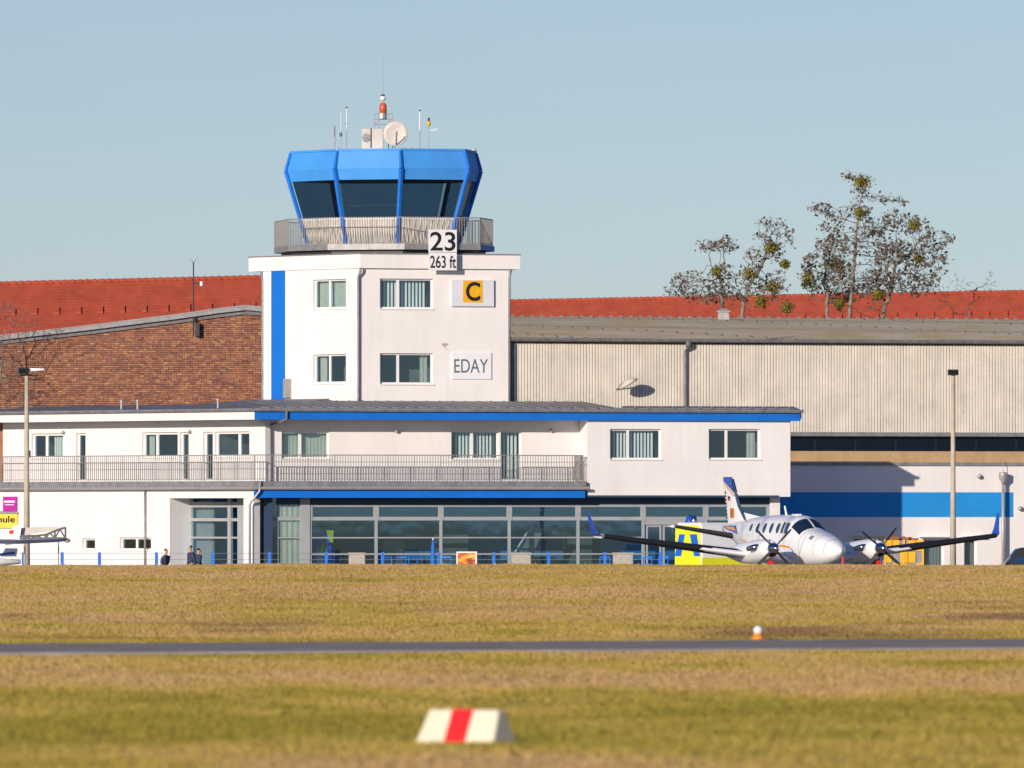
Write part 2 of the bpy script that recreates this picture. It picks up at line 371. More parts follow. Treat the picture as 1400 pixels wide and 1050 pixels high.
def grasscol(x, y, jit=None):
    x = np.asarray(x, float); y = np.asarray(y, float)
    yj = y+4*(fbm(x/9, y/9, 21)-.5)*(y/100)
    g = np.interp(yj, BX, BG)+1.3*(fbm(x/4+5, y/6, 31)-.5)+1.1*(fbm(x/1.3, y/4.0, 41)-.5)
    if jit is not None: g = g+jit
    g = np.clip(g, 0, 1)[..., None]
    straw = np.array([.73, .49, .215]); olive = np.array([.64, .475, .115]); green = np.array([.44, .365, .06]); brown = np.array([.32, .185, .11])
    c = np.where(g < .5, straw*(1-2*g)+olive*2*g, olive*(2-2*g)+green*(2*g-1))
    b = np.clip((fbm(x/5, y/9, 55)-.52)*4.5, 0, 1)*np.interp(y, [0, 165, 172, 200, 225, 400], [0, 0, .75, .75, .12, .1])
    c = c*(1-b[..., None])+brown*b[..., None]
    return c
def grass_mat(name, trans):
    m = bpy.data.materials.new(name); m.use_nodes = True; N = m.node_tree.nodes; L = m.node_tree.links
    a = N.new('ShaderNodeAttribute'); a.attribute_name = 'Col'; b = N['Principled BSDF']
    tc = N.new('ShaderNodeTexCoord'); n = N.new('ShaderNodeTexNoise'); n.inputs['Scale'].default_value = 6
    L.new(tc.outputs['Object'], n.inputs[0]); r = N.new('ShaderNodeValToRGB')
    r.color_ramp.elements[0].color = (.7, .7, .7, 1); r.color_ramp.elements[1].color = (1.15, 1.15, 1.15, 1)
    mx = N.new('ShaderNodeMix'); mx.data_type = 'RGBA'; mx.blend_type = 'MULTIPLY'; mx.inputs[0].default_value = 1
    L.new(n.outputs[0], r.inputs[0]); L.new(a.outputs['Color'], mx.inputs[6]); L.new(r.outputs[0], mx.inputs[7]); L.new(mx.outputs[2], b.inputs['Base Color'])
    b.inputs['Roughness'].default_value = .85; b.inputs['Specular IOR Level'].default_value = .15
    if trans:
        t = N.new('ShaderNodeBsdfTranslucent'); L.new(mx.outputs[2], t.inputs[0]); ms = N.new('ShaderNodeMixShader'); ms.inputs[0].default_value = .38
        L.new(b.outputs[0], ms.inputs[1]); L.new(t.outputs[0], ms.inputs[2]); L.new(ms.outputs[0], N['Material Output'].inputs[0])
    return m
def set_col(me, cols):
    at = me.color_attributes.new('Col', 'FLOAT_COLOR', 'POINT'); c = np.ones((len(cols), 4), np.float32); c[:, :3] = cols; at.data.foreach_set('color', c.ravel())
xs = np.array([-4000, -800, -200, -80, -50]+list(np.arange(-34, 34.1, .8))+[50, 80, 200, 800, 4000])
ys = np.array([-400, -50, 20, 50]+list(np.arange(62, 345, 1.25))+[360, 420, 600, 1200, 3000, 9000])
X, Y = np.meshgrid(xs, ys); Z = gz(X, Y); nx = len(xs)
Z = np.where(Y > 344, -.02, Z)
co = np.stack([X.ravel(), Y.ravel(), Z.ravel()], 1)
me = bpy.data.meshes.new('grass_field')
fs = [(j*nx+i, j*nx+i+1, (j+1)*nx+i+1, (j+1)*nx+i) for j in range(len(ys)-1) for i in range(nx-1)]
me.from_pydata(co.tolist(), [], fs); me.shade_smooth(); set_col(me, grasscol(X.ravel(), Y.ravel())*.95)
me.materials.append(grass_mat('meadow_soil', False)); o = bpy.data.objects.new('grass_field', me); COL.objects.link(o)
props(o, 'dry straw and olive mown airfield grass sheet', None, None, 'structure')
# blades
NB = 1000000
yy = 74+(309-74)*rng.random(NB)**.88; xx = (rng.random(NB)*2-1)*(.060*yy+3.5)
tall = fbm(xx/2.0, yy/5, 77)
keep = (np.abs(rw_d(xx, yy)) > 5.0+.5*rng.random(NB))
yy, xx, tall = yy[keep], xx[keep], tall[keep]; n = len(xx)
h = (.018+.042*tall+.012*rng.random(n)); h *= np.where(rng.random(n) > .998, 2.0, 1.0)
an = rng.random(n)*math.pi; w = (.010+.016*rng.random(n))*np.interp(yy, [74, 300], [1.0, 2.0]); le = rng.normal(0, .035, (n, 2))
z0 = gz(xx, yy)-.01
v = np.empty((n, 3, 3)); dx = np.cos(an)*w; dy = np.sin(an)*w
v[:, 0] = np.stack([xx-dx, yy-dy, z0], 1); v[:, 1] = np.stack([xx+dx, yy+dy, z0], 1); v[:, 2] = np.stack([xx+le[:, 0], yy+le[:, 1], z0+h], 1)
me = bpy.data.meshes.new('grass_blades'); me.vertices.add(n*3); me.vertices.foreach_set('co', v.reshape(-1))
me.loops.add(n*3); me.loops.foreach_set('vertex_index', np.arange(n*3, dtype=np.int32)); me.polygons.add(n)
me.polygons.foreach_set('loop_start', np.arange(0, n*3, 3, dtype=np.int32)); me.update(calc_edges=True)
cb = grasscol(xx, yy, rng.normal(0, .03, n))*(.95+.08*rng.random((n, 1))); set_col(me, np.repeat(cb, 3, 0))
me.materials.append(grass_mat('grass_blade', True)); o = bpy.data.objects.new('grass_blades', me); COL.objects.link(o)
props(o, 'short dry winter grass covering the airfield', 'grass', None, 'stuff')
def strip(name, m, d0, d1, x0, x1, dz, parent=None, n=40, **k):
    mb = MB(); vs = []
    for i in range(n+1):
        x = x0+(x1-x0)*i/n; c = 158+RW_T*x
        for d in (d0, d1): vs.append((x, c+d, 1.12+dz))
    mb.add(vs, [(2*i, 2*i+2, 2*i+3, 2*i+1) for i in range(n)]); return mb.build(name, m, parent, **k)
mb = MB(); vs = []
for i in range(61):
    x = -90+180*i/60; c = 158+RW_T*x
    for d, zz in ((-5.2, 1.09), (-5.1, 1.165), (5.1, 1.165), (5.2, 1.09)): vs.append((x, c+d, zz))
mb.add(vs, [(4*i+j, 4*i+4+j, 4*i+5+j, 4*i+1+j) for i in range(60) for j in range(3)])
rw = mb.build('runway', M['asphalt'], None, kind='structure', label='narrow grey asphalt strip crossing the grass')
for x0, x1 in ((3.6, 4.6), (5.0, 6.6), (6.7, 7.6), (-4.4, -3.0)):
    vs = [(x0, 158+RW_T*x0+4.7, 1.17), (x1, 158+RW_T*x1+4.7, 1.17), (x1, 158+RW_T*x1+4.95, 1.17), (x0, 158+RW_T*x0+4.95, 1.17)]
    MB().add(vs, [(0, 1, 2, 3)]).build('painted_marking', M['paint'], rw)
MB().add([(-220, 339, .015), (220, 339, .015), (220, 560, .015), (-220, 560, .015)], [(0, 1, 2, 3)]).build('apron', M['apron'], None, kind='structure', label='pale concrete apron before the terminal')

# ------------------------------------------------------------------ boundary marker and runway light
mk = thing('boundary_marker', (pt(619, 1020, 93).x+.12, 93, 1.08), 'cream white roof-shaped ground marker with one broad red band, in the near grass', 'marker')
ps = math.radians(33); u = Vector((math.cos(ps), -math.sin(ps), 0)); nb = Vector((math.sin(ps), math.cos(ps), 0)); c0 = mk.location.copy(); c0.z = 1.04
def tent(a, b, ia, ib, H=.40, Wd=.50, tw=.10, g=0.0):
    p = []
    for s, i in ((a, ia), (b, ib)):
        p.append([c0+u*s-nb*(Wd/2+g), c0+u*s+nb*(Wd/2+g), c0+u*(s+i)+nb*(tw/2+g*.5)+Vector((0, 0, H+g)), c0+u*(s+i)-nb*(tw/2+g*.5)+Vector((0, 0, H+g))])
    return MB().rings(p)
tent(-.45, .45, .075, -.045).build('body', M['marker_white'], mk, bevel=.018)
tent(-.12, .13, 0, 0, g=.004).build('red_band', M['marker_red'], mk, bevel=.012)
rl = pt(1036.5, 877, 166.4); zb = 1.165
rt = thing('runway_light', (rl.x, rl.y, zb), 'small runway edge light with orange base and clear white dome beside the asphalt', 'runway light')
MB().lathe((rl.x, rl.y, zb-.02), [(.105, 0), (.105, .04), (.08, .06), (.075, .10), (.06, .105)]).build('base', M['orange'], rt, smooth=True)
MB().lathe((rl.x, rl.y, zb+.083), [(.062, 0), (.078, .03), (.078, .08), (.05, .12), (.0, .135)]).build('dome', M['dome'], rt, smooth=True)

# ------------------------------------------------------------------ terminal building
E = ((348-700)*446/F, 446.0)
PR = Plane(E, UR, NR); PL = Plane(E, UL, NL)
TB = thing('terminal_building', (E[0], E[1], 0), 'long two-storey white terminal with blue fascia, balconies and glazed ground floor', 'building')
def zR(py): return PR.z_(700, py)      # heights read at the middle of the right facade
def zL(py): return PL.z_(350, py)
ZE_T = PL.z_(350, 560.5); ZE_B = PL.z_(350, 573.5)      # fascia top and bottom
ZB_T = PL.z_(350, 657.5); ZB_B = PL.z_(350, 670.5); ZBB = PL.z_(350, 680.5)
sEnd = PR.s_(1094.5); sLend = PL.s_(-70)
TBP = lambda mb, n, m, **k: mb.build(n, m, TB, **k)
# roofs
sT = PR.s_(862)
mb = MB()
def roofprism(pl, s0, s1, prof):
    a = [pl.P(s0, z, d) for d, z in prof]; b = [pl.P(s1, z, d) for d, z in prof]; m = MB(); m.rings([a, b]); return m
ZT = ZE_T+.10
RS = .066
def slab(name, pts):      # pts: (x, y, d) with d = distance behind the eave
    t_ = [(x, y, ZT-.07+RS*(d+.12)) for x, y, d in pts]; b_ = [(x, y, z-.09) for x, y, z in t_]
    n_ = len(pts); m_ = MB(); m_.add(b_+t_, [tuple(range(n_-1, -1, -1)), tuple(range(n_, 2*n_))]+[(i, (i+1) % n_, n_+(i+1) % n_, n_+i) for i in range(n_)]); return TBP(m_, name, M['zinc_dark'])
def mit(d): return (E[0]+.353*d, E[1]+1.154*d, d)
def q3(pl, s_, d): p = pl.P(s_, 0, d); return (p.x, p.y, d)
slab('roof', [mit(-.12), q3(PR, sT, -.12), q3(PR, sT, 7.3), mit(7.3)])
slab('roof', [q3(PL, sLend, -.12), mit(-.12), mit(9.0), q3(PL, PL.off(9.0).s_(352), 9.0), q3(PL, PL.off(9.0).s_(352), 5.4), q3(PL, sLend, 5.4)])
TBP(roofprism(PR, sT+.002, sEnd+.10, [(-.12, ZT-.07), (1.25, ZT+.15), (1.35, ZT+.05), (1.3, ZE_B+.1), (.17, ZE_B+.1), (.165, ZE_T-.06), (-.12, ZT-.16)]), 'roof', M['zinc_dark'])
b = MB(); PL.box(b, 4.0, sLend, ZE_B-.5, ZT+.2, 5.1, 5.35); TBP(b, 'rear_wall', M['render'])
# standing seams and snow guards on the front roof
sg = MB(); q = .3
while q < sT:
    d0 = 7.2 if q > 1.2 else .5
    sg.tube([PR.P(q, ZT-.05, -.1), PR.P(q, ZT-.06+RS*(d0+.12), d0)], .022, 4); q += .62
while q < sEnd:
    sg.tube([PR.P(q, ZT-.05, -.1), PR.P(q, ZT+.155, 1.2)], .022, 4); q += .62
TBP(sg, 'roof_seams', M['zinc'], kind='stuff')
for k in range(int(sEnd/.62)):
    b = MB(); s0 = .3+k*.62; PR.box(b, s0+.08, s0+.50, ZT-.0, ZT+.06, .35, .40)
    if k == 0: sgo = TBP(b, 'snow_guard', M['zinc'])
    else:
        o = sgo.copy(); COL.objects.link(o); o.parent = TB; o.location = Vector((UR[0]*k*.62, UR[1]*k*.62, 0))
# fascias
b = MB(); PR.box(b, 0, sEnd, ZE_B, ZE_T, 0, .16); TBP(b, 'fascia', M['blue'], label='blue fascia board under the roof edge')
b = MB(); PL.box(b, .003, sLend, ZE_B, ZE_T, 0, .16); TBP(b, 'fascia', M['trim'], label='white fascia board of the left wing')
for pl, a, c in ((PR, 0, sEnd+.12), (PL, 0, sLend)):
    b = MB(); b.tube([pl.P(a, ZE_T+.03, -.07), pl.P(c, ZE_T+.03, -.07)], .055, 8); TBP(b, 'gutter', M['zinc'])
# soffits
b = MB(); PR.box(b, .3, PR.s_(803), ZE_B+.02, ZE_B+.08, .16, 1.4); TBP(b, 'soffit', M['trim'])
b = MB(); PL.box(b, .2, sLend, ZE_B+.02, ZE_B+.08, .16, 1.12); TBP(b, 'soffit', M['trim'])
# upper walls
rooms = MB()
W1 = PR.off(1.4); sC = W1.s_(362.5)
o1 = W1.rect(385, 590, 450, 627); o2 = W1.rect(617, 589, 682, 628); o3 = W1.rect(684.5, 589, 713, 659); o3 = (o3[0], o3[1], ZB_T+.02, o2[3])
TBP(wall_mesh(W1, sC, W1.s_(799), ZB_T-.1, ZE_B+.02, [o1, o2, o3]), 'wall', M['render'])
window(TB, W1, o1, (411,), blind=('curtain', 380, 460)); window(TB, W1, o2, (646,), blind=('slats', 626, 682)); window(TB, W1, o3, (), sill=False, blind=('slats', 686, 712), label='glazed balcony door with white blind')
for o in (o1, o2, o3): room(rooms, W1, o)
BX1 = PR.off(.18)
w1 = BX1.rect(834, 586.5, 904, 628); w2 = BX1.rect(969, 586.5, 1039.5, 628)
sB0 = BX1.s_(803); sB1 = BX1.s_(1080.5); zBB = BX1.z_(803, 679)
TBP(wall_mesh(BX1, sB0, sB1, zBB, ZE_B+.04, [w1, w2]), 'wall', M['render'], label='white rendered upper wall of the projecting right box')
window(TB, BX1, w1, (859.5,), blind=('slats', 842, 898)); window(TB, BX1, w2, (994,), blind=('curtain', 1024, 1036))
for o in (w1, w2): room(rooms, BX1, o)
b = MB(); BX1.box(b, sB0-.002, sB0+.25, ZB_T-.35, ZE_B+.02, .302, 1.55); TBP(b, 'side_wall', M['render'])
b = MB(); BX1.box(b, sB1-.25, sB1-.002, zBB, 6.3, .302, 6.2); BX1.box(b, sB0+.25, sB1-.25, zBB+.002, zBB+.2, .302, 6.2); BX1.box(b, sB0+.25, sB1-.25, 6.1, 6.3, 2.62, 6.2); BX1.box(b, sB0+.25, sB1-.25, zBB+.2, 6.1, 6.0, 6.2); TBP(b, 'rear_wall', M['render'])
# wing upper wall
W2 = PL.off(1.12)
def rL(x0, y0, x1, y1, door=False):
    a, c, _, _ = W2.rect(x0, 600, x1, 610); m = (x0+x1)/2; z0 = W2.z_(m, y1); z1 = W2.z_(m, y0)
    return (a, c, ZB_T+.02 if door else z0, z1)
zh = PL.z_(230, 590.5); zs = PL.z_(230, 625)
L1 = (*W2.rect(43, 600, 86.5, 610)[:2], zs, zh); L2 = (*W2.rect(104, 600, 117, 610)[:2], ZB_T+.02, zh)
L3 = (*W2.rect(194, 600, 243, 610)[:2], zs, zh); L3d = (*W2.rect(245.5, 600, 258, 610)[:2], ZB_T+.02, zh)
L4d = (*W2.rect(277.5, 600, 291, 610)[:2], ZB_T+.02, zh); L4 = (*W2.rect(293.5, 600, 341, 610)[:2], zs, zh)
TBP(wall_mesh(W2, W2.s_(362.5), W2.s_(4), ZB_T-.1, ZE_B+.02, [L1, L2, L3, L3d, L4d, L4]), 'wall', M['render'], label='white upper wall of the left wing')
for o, mu, dr, bl in ((L1, (61,), 0, ('slats', 64, 86)), (L2, (), 1, None), (L3, (212,), 0, ('curtain', 194, 202)), (L3d, (), 1, None), (L4d, (), 1, None), (L4, (324.5,), 0, None)):
    window(TB, W2, o, mu, sill=not dr, blind=bl, label='glazed balcony door' if dr else None, fr=.1); room(rooms, W2, o)
TBP(rooms, 'rooms', M['interior'])
b = MB(); W2.box(b, W2.s_(3.5), W2.s_(-70), ZB_T-.1, ZE_B+.02, .25, .5); TBP(b, 'wall', M['brick'], label='dark red brick end bay at the far left')
# balconies
b = MB(); PR.box(b, -.05, PR.s_(801), ZB_B+.06, ZB_T, -.06, 1.5); TBP(b, 'balcony_slab', M['zinc'])
b = MB(); PL.box(b, .0, sLend, ZB_B+.06, ZB_T-.003, -.06, 1.2); TBP(b, 'balcony_slab', M['zinc'])
b = MB(); b.tube([PR.P(-.05, ZB_B+.10, -.12), PR.P(PR.s_(804), ZB_B+.10, -.12)], .075, 8); TBP(b, 'gutter', M['galv'])
b = MB(); b.tube([PL.P(-.05, ZB_B+.10, -.12), PL.P(sLend, ZB_B+.10, -.12)], .075, 8); TBP(b, 'gutter', M['galv'])
b = MB(); PR.box(b, 0, PR.s_(800), ZBB, ZB_B+.05, .0, .14); TBP(b, 'balcony_fascia', M['blue'], label='blue band along the balcony edge')
b = MB(); PR.box(b, .14, PR.s_(1066), ZBB+.03, ZBB+.12, .142, 1.2); TBP(b, 'soffit', M['navy'])
za, zb_ = ZB_T+.04, PR.z_(400, 622)
railing(TB, [tuple(PR.P(.02, 0, .02)[:2]), tuple(PR.P(PR.s_(797), 0, .02)[:2]), tuple(PR.P(PR.s_(797), 0, 1.3)[:2])], za, zb_, .125, [(zb_, .025), (zb_-.31, .014), (za+.05, .014)], label='grey balcony railing above the blue band')
railing(TB, [tuple(PL.P(.05, 0, .02)[:2]), tuple(PL.P(PL.s_(-20), 0, .02)[:2])], za, zb_, .155, [(zb_, .025), (zb_-.31, .014), (za+.05, .014)], bal_mesh={}, label='grey balcony railing of the left wing')
# glazed ground floor
G = PR.off(.95); zG1 = G.z_(700, 690); zg = .03
b = MB(); G.box(b, G.s_(378), G.s_(1051), zG1+.002, ZBB+.12, -.02, .25); TBP(b, 'lintel', M['navy'])
cols = [424, 514, 602.5, 696, 790, 879, 964.5, 1051]
zr = [zG1, G.z_(700, 706.5), G.z_(700, 711.5), G.z_(700, 735), G.z_(700, 757.5)]
def bar(s0, s1, z0, z1, d0=-.06, d1=.06, n='mullion'):
    b = MB(); G.box(b, s0, s1, z0, z1, d0, d1); return TBP(b, n, M['grey_frame'])
for i, c in enumerate(cols):
    s = G.s_(c); w = .12 if i not in (0,) else .09
    bar(s-w, s+w, zr[2]+.001, zG1, -.075, .06); bar(s-.06, s+.06, zg, zr[2], -.072, .06)
sp = [G.s_(c) for c in cols]
bar(sp[0], sp[-1], zG1-.10, zG1-.001, -.055, .05, 'transom'); bar(sp[0], sp[-1], zr[2], zr[1], -.055, .05, 'transom')
for z in (zr[3], zr[4]):
    bar(sp[0], sp[5], z-.03, z+.03, -.05, .05, 'transom'); bar(sp[6]+.06, sp[7], z-.03, z+.03, -.05, .05, 'transom')
for i in range(len(cols)-1):
    rows = [(zr[1], zG1-.1), (zr[3]+.03, zr[2]), (zr[4]+.03, zr[3]-.03), (zg, zr[4]-.03)]
    if i == 5: rows = rows[:1]
    for z0, z1 in rows:
        b = MB(); G.box(b, sp[i]+.06, sp[i+1]-.06, z0, z1, -.006, .006); TBP(b, 'pane', M['pane_hall'])
# door bay
sa, sb = sp[5]+.06, sp[6]-.06
d1 = (G.s_(883), G.s_(904), zg, zr[2]-.22); d2 = (G.s_(906), G.s_(930), zg, zr[2]-.22); d3 = (G.s_(932), G.s_(962), zg, zr[2]-.22)
bar(sa, sb, zr[2]-.20, zr[2]-.001, -.05, .05, 'transom')
for dd in (d1, d2, d3): window(TB, G, dd, (), fr=.085, d=-.04, sill=False, label='glass door with grey frame', fm=M['grey_frame'], gm=M['pane_hall'])
# columns, right end, pale corner bay
b = MB(); G.box(b, G.s_(1052), G.s_(1065), zg, zBB, -.15, .3); TBP(b, 'column', M['render'])
b = MB(); G.box(b, G.s_(1056), G.s_(1065), zg, zBB, .302, 6.3); TBP(b, 'side_wall', M['render'])
b = MB(); PR.box(b, PR.s_(365.5), PR.s_(377.5), zg, ZBB+.03, .60, .90); TBP(b, 'column', M['navy'], label='dark blue square column')
b = MB(); G.box(b, G.s_(410), G.s_(423), zg, ZBB+.12, -.12, .2); TBP(b, 'column', M['grey_frame'])
s0 = G.s_(349); s1 = G.s_(410)
for z0, z1 in ((zr[1], ZBB), (zr[3]+.03, zr[2]), (zg, zr[3]-.03)):
    for a, c in ((s0, (s0+s1)/2-.03), ((s0+s1)/2+.03, s1)):
        b = MB(); G.box(b, a, c, z0, z1, .0, .012); TBP(b, 'pane', M['pane'])
for z0, z1 in ((zr[2], zr[1]), (zr[3]-.03, zr[3]+.03)): bar(s0, s1, z0, z1, -.04, .05, 'transom')
bar((s0+s1)/2-.03, (s0+s1)/2+.03, zg, zr[2], -.035, .045)
b = MB(); vs = []
for i in range(41):
    q = s0+(s1-s0)*i/40; vs += [G.P(q, zg, .10+.02*math.sin(i*1.3)), G.P(q, ZBB, .10+.02*math.sin(i*1.3))]
b.add(vs, [(2*i, 2*i+2, 2*i+3, 2*i+1) for i in range(40)]); TBP(b, 'curtain', M['curtain'], smooth=True)
# hall room behind the glass
b = MB(); s0, s1 = G.s_(412), G.s_(1055); zc = ZBB+.1
v = [G.P(s0, .03, .26), G.P(s1, .03, .26), G.P(s1, .03, 5.2), G.P(s0, .03, 5.2), G.P(s0, zc, .26), G.P(s1, zc, .26), G.P(s1, zc, 5.2), G.P(s0, zc, 5.2)]
b.add(v, [(0, 1, 2, 3), (4, 5, 6, 7), (1, 2, 6, 5), (2, 3, 7, 6), (3, 0, 4, 7)]); TBP(b, 'hall_interior', M['hall'])
for x0, x1, d, hh, m in ((430, 470, 3.0, 1.1, 'interior'), (545, 570, 2.0, 2.0, 'interior_dark'), (620, 668, 3.2, 2.3, 'interior'), (735, 780, 2.2, 1.2, 'interior_dark'), (805, 840, 3.4, 2.4, 'interior'), (975, 1000, 2.2, 1.6, 'interior')):
    b = MB(); G.box(b, G.s_(x0), G.s_(x1), .035, .035+hh, d, d+.5); TBP(b, 'counter', M[m])
for x in (498, 560, 640, 655, 820, 850):      # frames seen on the hall's back wall
    b = MB(); G.pbox(b, x, 738, x+16, 755, 5.05, 5.15); TBP(b, 'picture_frame', M['interior'])
for x in (460, 550, 650, 740, 835):
    b = MB(); G.pbox(b, x, 696.5, x+30, 698, 1.6, 1.9); TBP(b, 'ceiling_luminaire', M['trim'])
# wing ground floor
GW = PL.off(.12); sE0 = GW.s_(232); zW1 = ZB_B+.02
zt, zu = GW.z_(185, 735), GW.z_(185, 752)
q1 = (*GW.rect(112.5, 740, 130, 750)[:2], zu, zt-.05); q2 = (*GW.rect(163.5, 740, 206.5, 750)[:2], zu, zt)
TBP(wall_mesh(GW, sE0, sLend, 0, zW1, [q1, q2]), 'wall', M['render'], label='white ground floor wall of the left wing')
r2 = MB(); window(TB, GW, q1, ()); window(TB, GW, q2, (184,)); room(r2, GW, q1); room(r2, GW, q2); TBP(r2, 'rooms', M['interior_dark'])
b = MB(); GW.box(b, .10, sE0-.001, GW.z_(300, 681), zW1, 0, .3); TBP(b, 'lintel', M['render'])
b = MB(); GW.box(b, GW.s_(347), GW.s_(333), 0, GW.z_(300, 681)-.001, 0, .35); TBP(b, 'column', M['render'])
b = MB(); GW.box(b, sE0-.0, sE0+.25, 0, GW.z_(300, 681), .302, 1.35); TBP(b, 'side_wall', M['render'])
EG = PL.off(1.35)
b = MB(); GW.box(b, .3, sE0, GW.z_(300, 681)+.002, GW.z_(300, 681)+.05, .3, 1.3); TBP(b, 'soffit', M['trim'])
sa, sb = EG.s_(333), EG.s_(256)
for c, w in ((257.5, .09), (315, .12), (331, .25)):
    s = EG.s_(c); b = MB(); EG.box(b, s-w, s+w, 0, GW.z_(300, 681), -.08, .05); TBP(b, 'mullion', M['grey_frame'])
for py, w in ((690, .12), (710.5, .07), (735, .04)):
    z = EG.z_(290, py); b = MB(); EG.box(b, sa, sb, z-w, z+w, -.05, .045); TBP(b, 'transom', M['grey_frame'])
for z0, z1 in ((EG.z_(290, 708), EG.z_(290, 693)), (EG.z_(290, 734), EG.z_(290, 713)), (.03, EG.z_(290, 736))):
    b = MB(); EG.box(b, EG.s_(314), EG.s_(258.5), z0, z1, -.006, .006); TBP(b, 'pane', M['pane'])
r3 = MB(); room(r3, EG, (EG.s_(326), EG.s_(260), .1, GW.z_(300, 684)), depth=3, d0=.1); TBP(r3, 'lobby_interior', M['hall'])
b = MB(); EG.box(b, EG.s_(284), EG.s_(260), .05, EG.z_(290, 684), .35, .42); TBP(b, 'curtain', M['curtain_grey'])
# downpipes
def pipe(parent, pts, r=.05, m='zinc'): return MB().tube(pts, r, 8).build('downpipe', M[m], parent, smooth=True)
p0 = PR.P(PR.s_(391), 0, -.12); c1 = Vector((*W1.P(sC, 0, -.16)[:2], 0))
pipe(TB, [(p0.x, p0.y, ZE_T), (p0.x, p0.y, ZE_B+.02), (p0.x-.25, p0.y+.1, ZE_B-.08), (c1.x+.2, c1.y, ZE_B-.22), (c1.x, c1.y, ZE_B-.5), (c1.x, c1.y, ZB_B+.25)], .055, 'zinc_dark')
e0 = PL.P(.02, 0, -.16)
pipe(TB, [(e0.x+.4, e0.y, ZB_T), (e0.x+.36, e0.y, ZB_B-.05), (e0.x+.1, e0.y, ZBB-.05), (e0.x-.08, e0.y+.1, ZBB-.3), (e0.x-.08, e0.y+.1, .1)], .05, 'galv')
g0 = GW.P(GW.s_(200), 0, -.07); pipe(TB, [(g0.x, g0.y, ZB_B+.1), (g0.x, g0.y, .1)], .05)
for x, y in ((166, 545), (188, 546), (298, 546)):
    p = PL.off(1.5).P(PL.off(1.5).s_(x), 0); z = ZT
    MB().lathe((p.x, p.y, z-.05), [(.05, 0), (.05, .42), (.08, .43), (.08, .5), (.02, .54)]).build('vent_pipe', M['galv'], TB)
for x, y, pl in ((541, 589, W1), (88, 591, W2), (261, 590, W2), (752, 588, W1)):
    p = pl.P(pl.s_(x), pl.z_(x, y), -.12)
    b = MB().lathe(p, [(.01, -.07), (.08, -.04), (.085, .05), (.02, .09)], (0, -1, -.3), 10); b.tube([p, pl.P(pl.s_(x), pl.z_(x, y)+.05, .02)], .025, 6); TBP(b, 'wall_lamp', M['galv'])

# ------------------------------------------------------------------ control tower
T = PR.off(7.3); tc = hit(490.5, T.O, T.u); TL = Plane(tc, UL, NL)
CT = thing('control_tower', (tc[0], tc[1], ZT), 'white control tower with a glazed blue cab and railed gallery above the terminal', 'control tower')
sT0, sT1 = T.s_(490.5), T.s_(695); sL1 = TL.s_(357.5)
zT1 = T.z_(600, 368); zT0 = ZT+.05
TR = lambda x0, y0, x1, y1: T.rect(x0, y0, x1, y1)
a1 = TR(519.5, 381, 592, 422); a2 = TR(519.5, 483, 592, 525)
CP = lambda mb, n, m, **k: mb.build(n, m, CT, **k)
CP(wall_mesh(T, sT0, sT1, zT0, zT1, [a1, a2]), 'wall', M['render'], label='white right-hand wall of the tower shaft')
zl = lambda y: TL.z_(450, y)
c1_ = (TL.s_(473), TL.s_(428), zl(422), zl(382)); c2_ = (TL.s_(473), TL.s_(428), zl(524), zl(484.5))
CP(wall_mesh(TL, 0.0, sL1, zT0, zT1, [c1_, c2_]), 'wall', M['render'], label='white left-hand wall of the tower shaft')
rm = MB()
window(CT, T, a1, (545,), blind=('slats', 528, 586)); window(CT, T, a2, (545,), blind=('curtain', 577, 588))
window(CT, TL, c1_, (448,), blind=('curtain', 425, 476)); window(CT, TL, c2_, (448,), blind=('curtain', 428, 438))
for pl, o in ((T, a1), (T, a2), (TL, c1_), (TL, c2_)): room(rm, pl, o, depth=1.5)
CP(rm, 'rooms', M['interior'])
b = MB(); T.box(b, sT1-.3, sT1-.002, zT0, zT1, .302, 6.0); TL.box(b, sL1-.3, sL1-.002, zT0, zT1, .302, 6.0)
bk = [T.P(sT1-.31, 0, 5.9), TL.P(sL1-.31, 0, 5.9)]; b.prism([(bk[0].x, bk[0].y), (bk[0].x, bk[0].y+.3), (bk[1].x, bk[1].y+.3), (bk[1].x, bk[1].y)], zT0, zT1)
CP(b, 'rear_wall', M['render'])
b = MB(); TL.box(b, TL.s_(390), TL.s_(371), zT0, zT1, -.012, .01); CP(b, 'blue_stripe', M['blue'])
b = MB(); TL.box(b, TL.s_(398.5), TL.s_(391.5), zl(543), zl(517), -.2, -.01); CP(b, 'junction_box', M['galv'])
# cornice
zc0, zc1 = T.z_(600, 367.5), T.z_(600, 348.2); TC = T.off(-.14); TLC = TL.off(-.14)
ccx = hit(492.5, TC.O, TC.u); LA = Plane(ccx, UL, NL)
rp = TC.P(TC.s_(711), 0); lp = LA.P(LA.s_(340), 0)
poly = [tuple(lp[:2]), ccx, tuple(rp[:2]), (rp.x+NR[0]*7, rp.y+NR[1]*7), (lp.x+NL[0]*7, lp.y+NL[1]*7)]
CP(MB().prism(poly, zc0, zc1), 'cornice', M['render'])
cp = Vector((sum(p[0] for p in poly)/5, sum(p[1] for p in poly)/5, 0))
CP(MB().prism([(cp.x+(p[0]-cp.x)*1.008, cp.y+(p[1]-cp.y)*1.008) for p in poly], zc1+.001, zc1+.05), 'cornice_capping', M['zinc'])
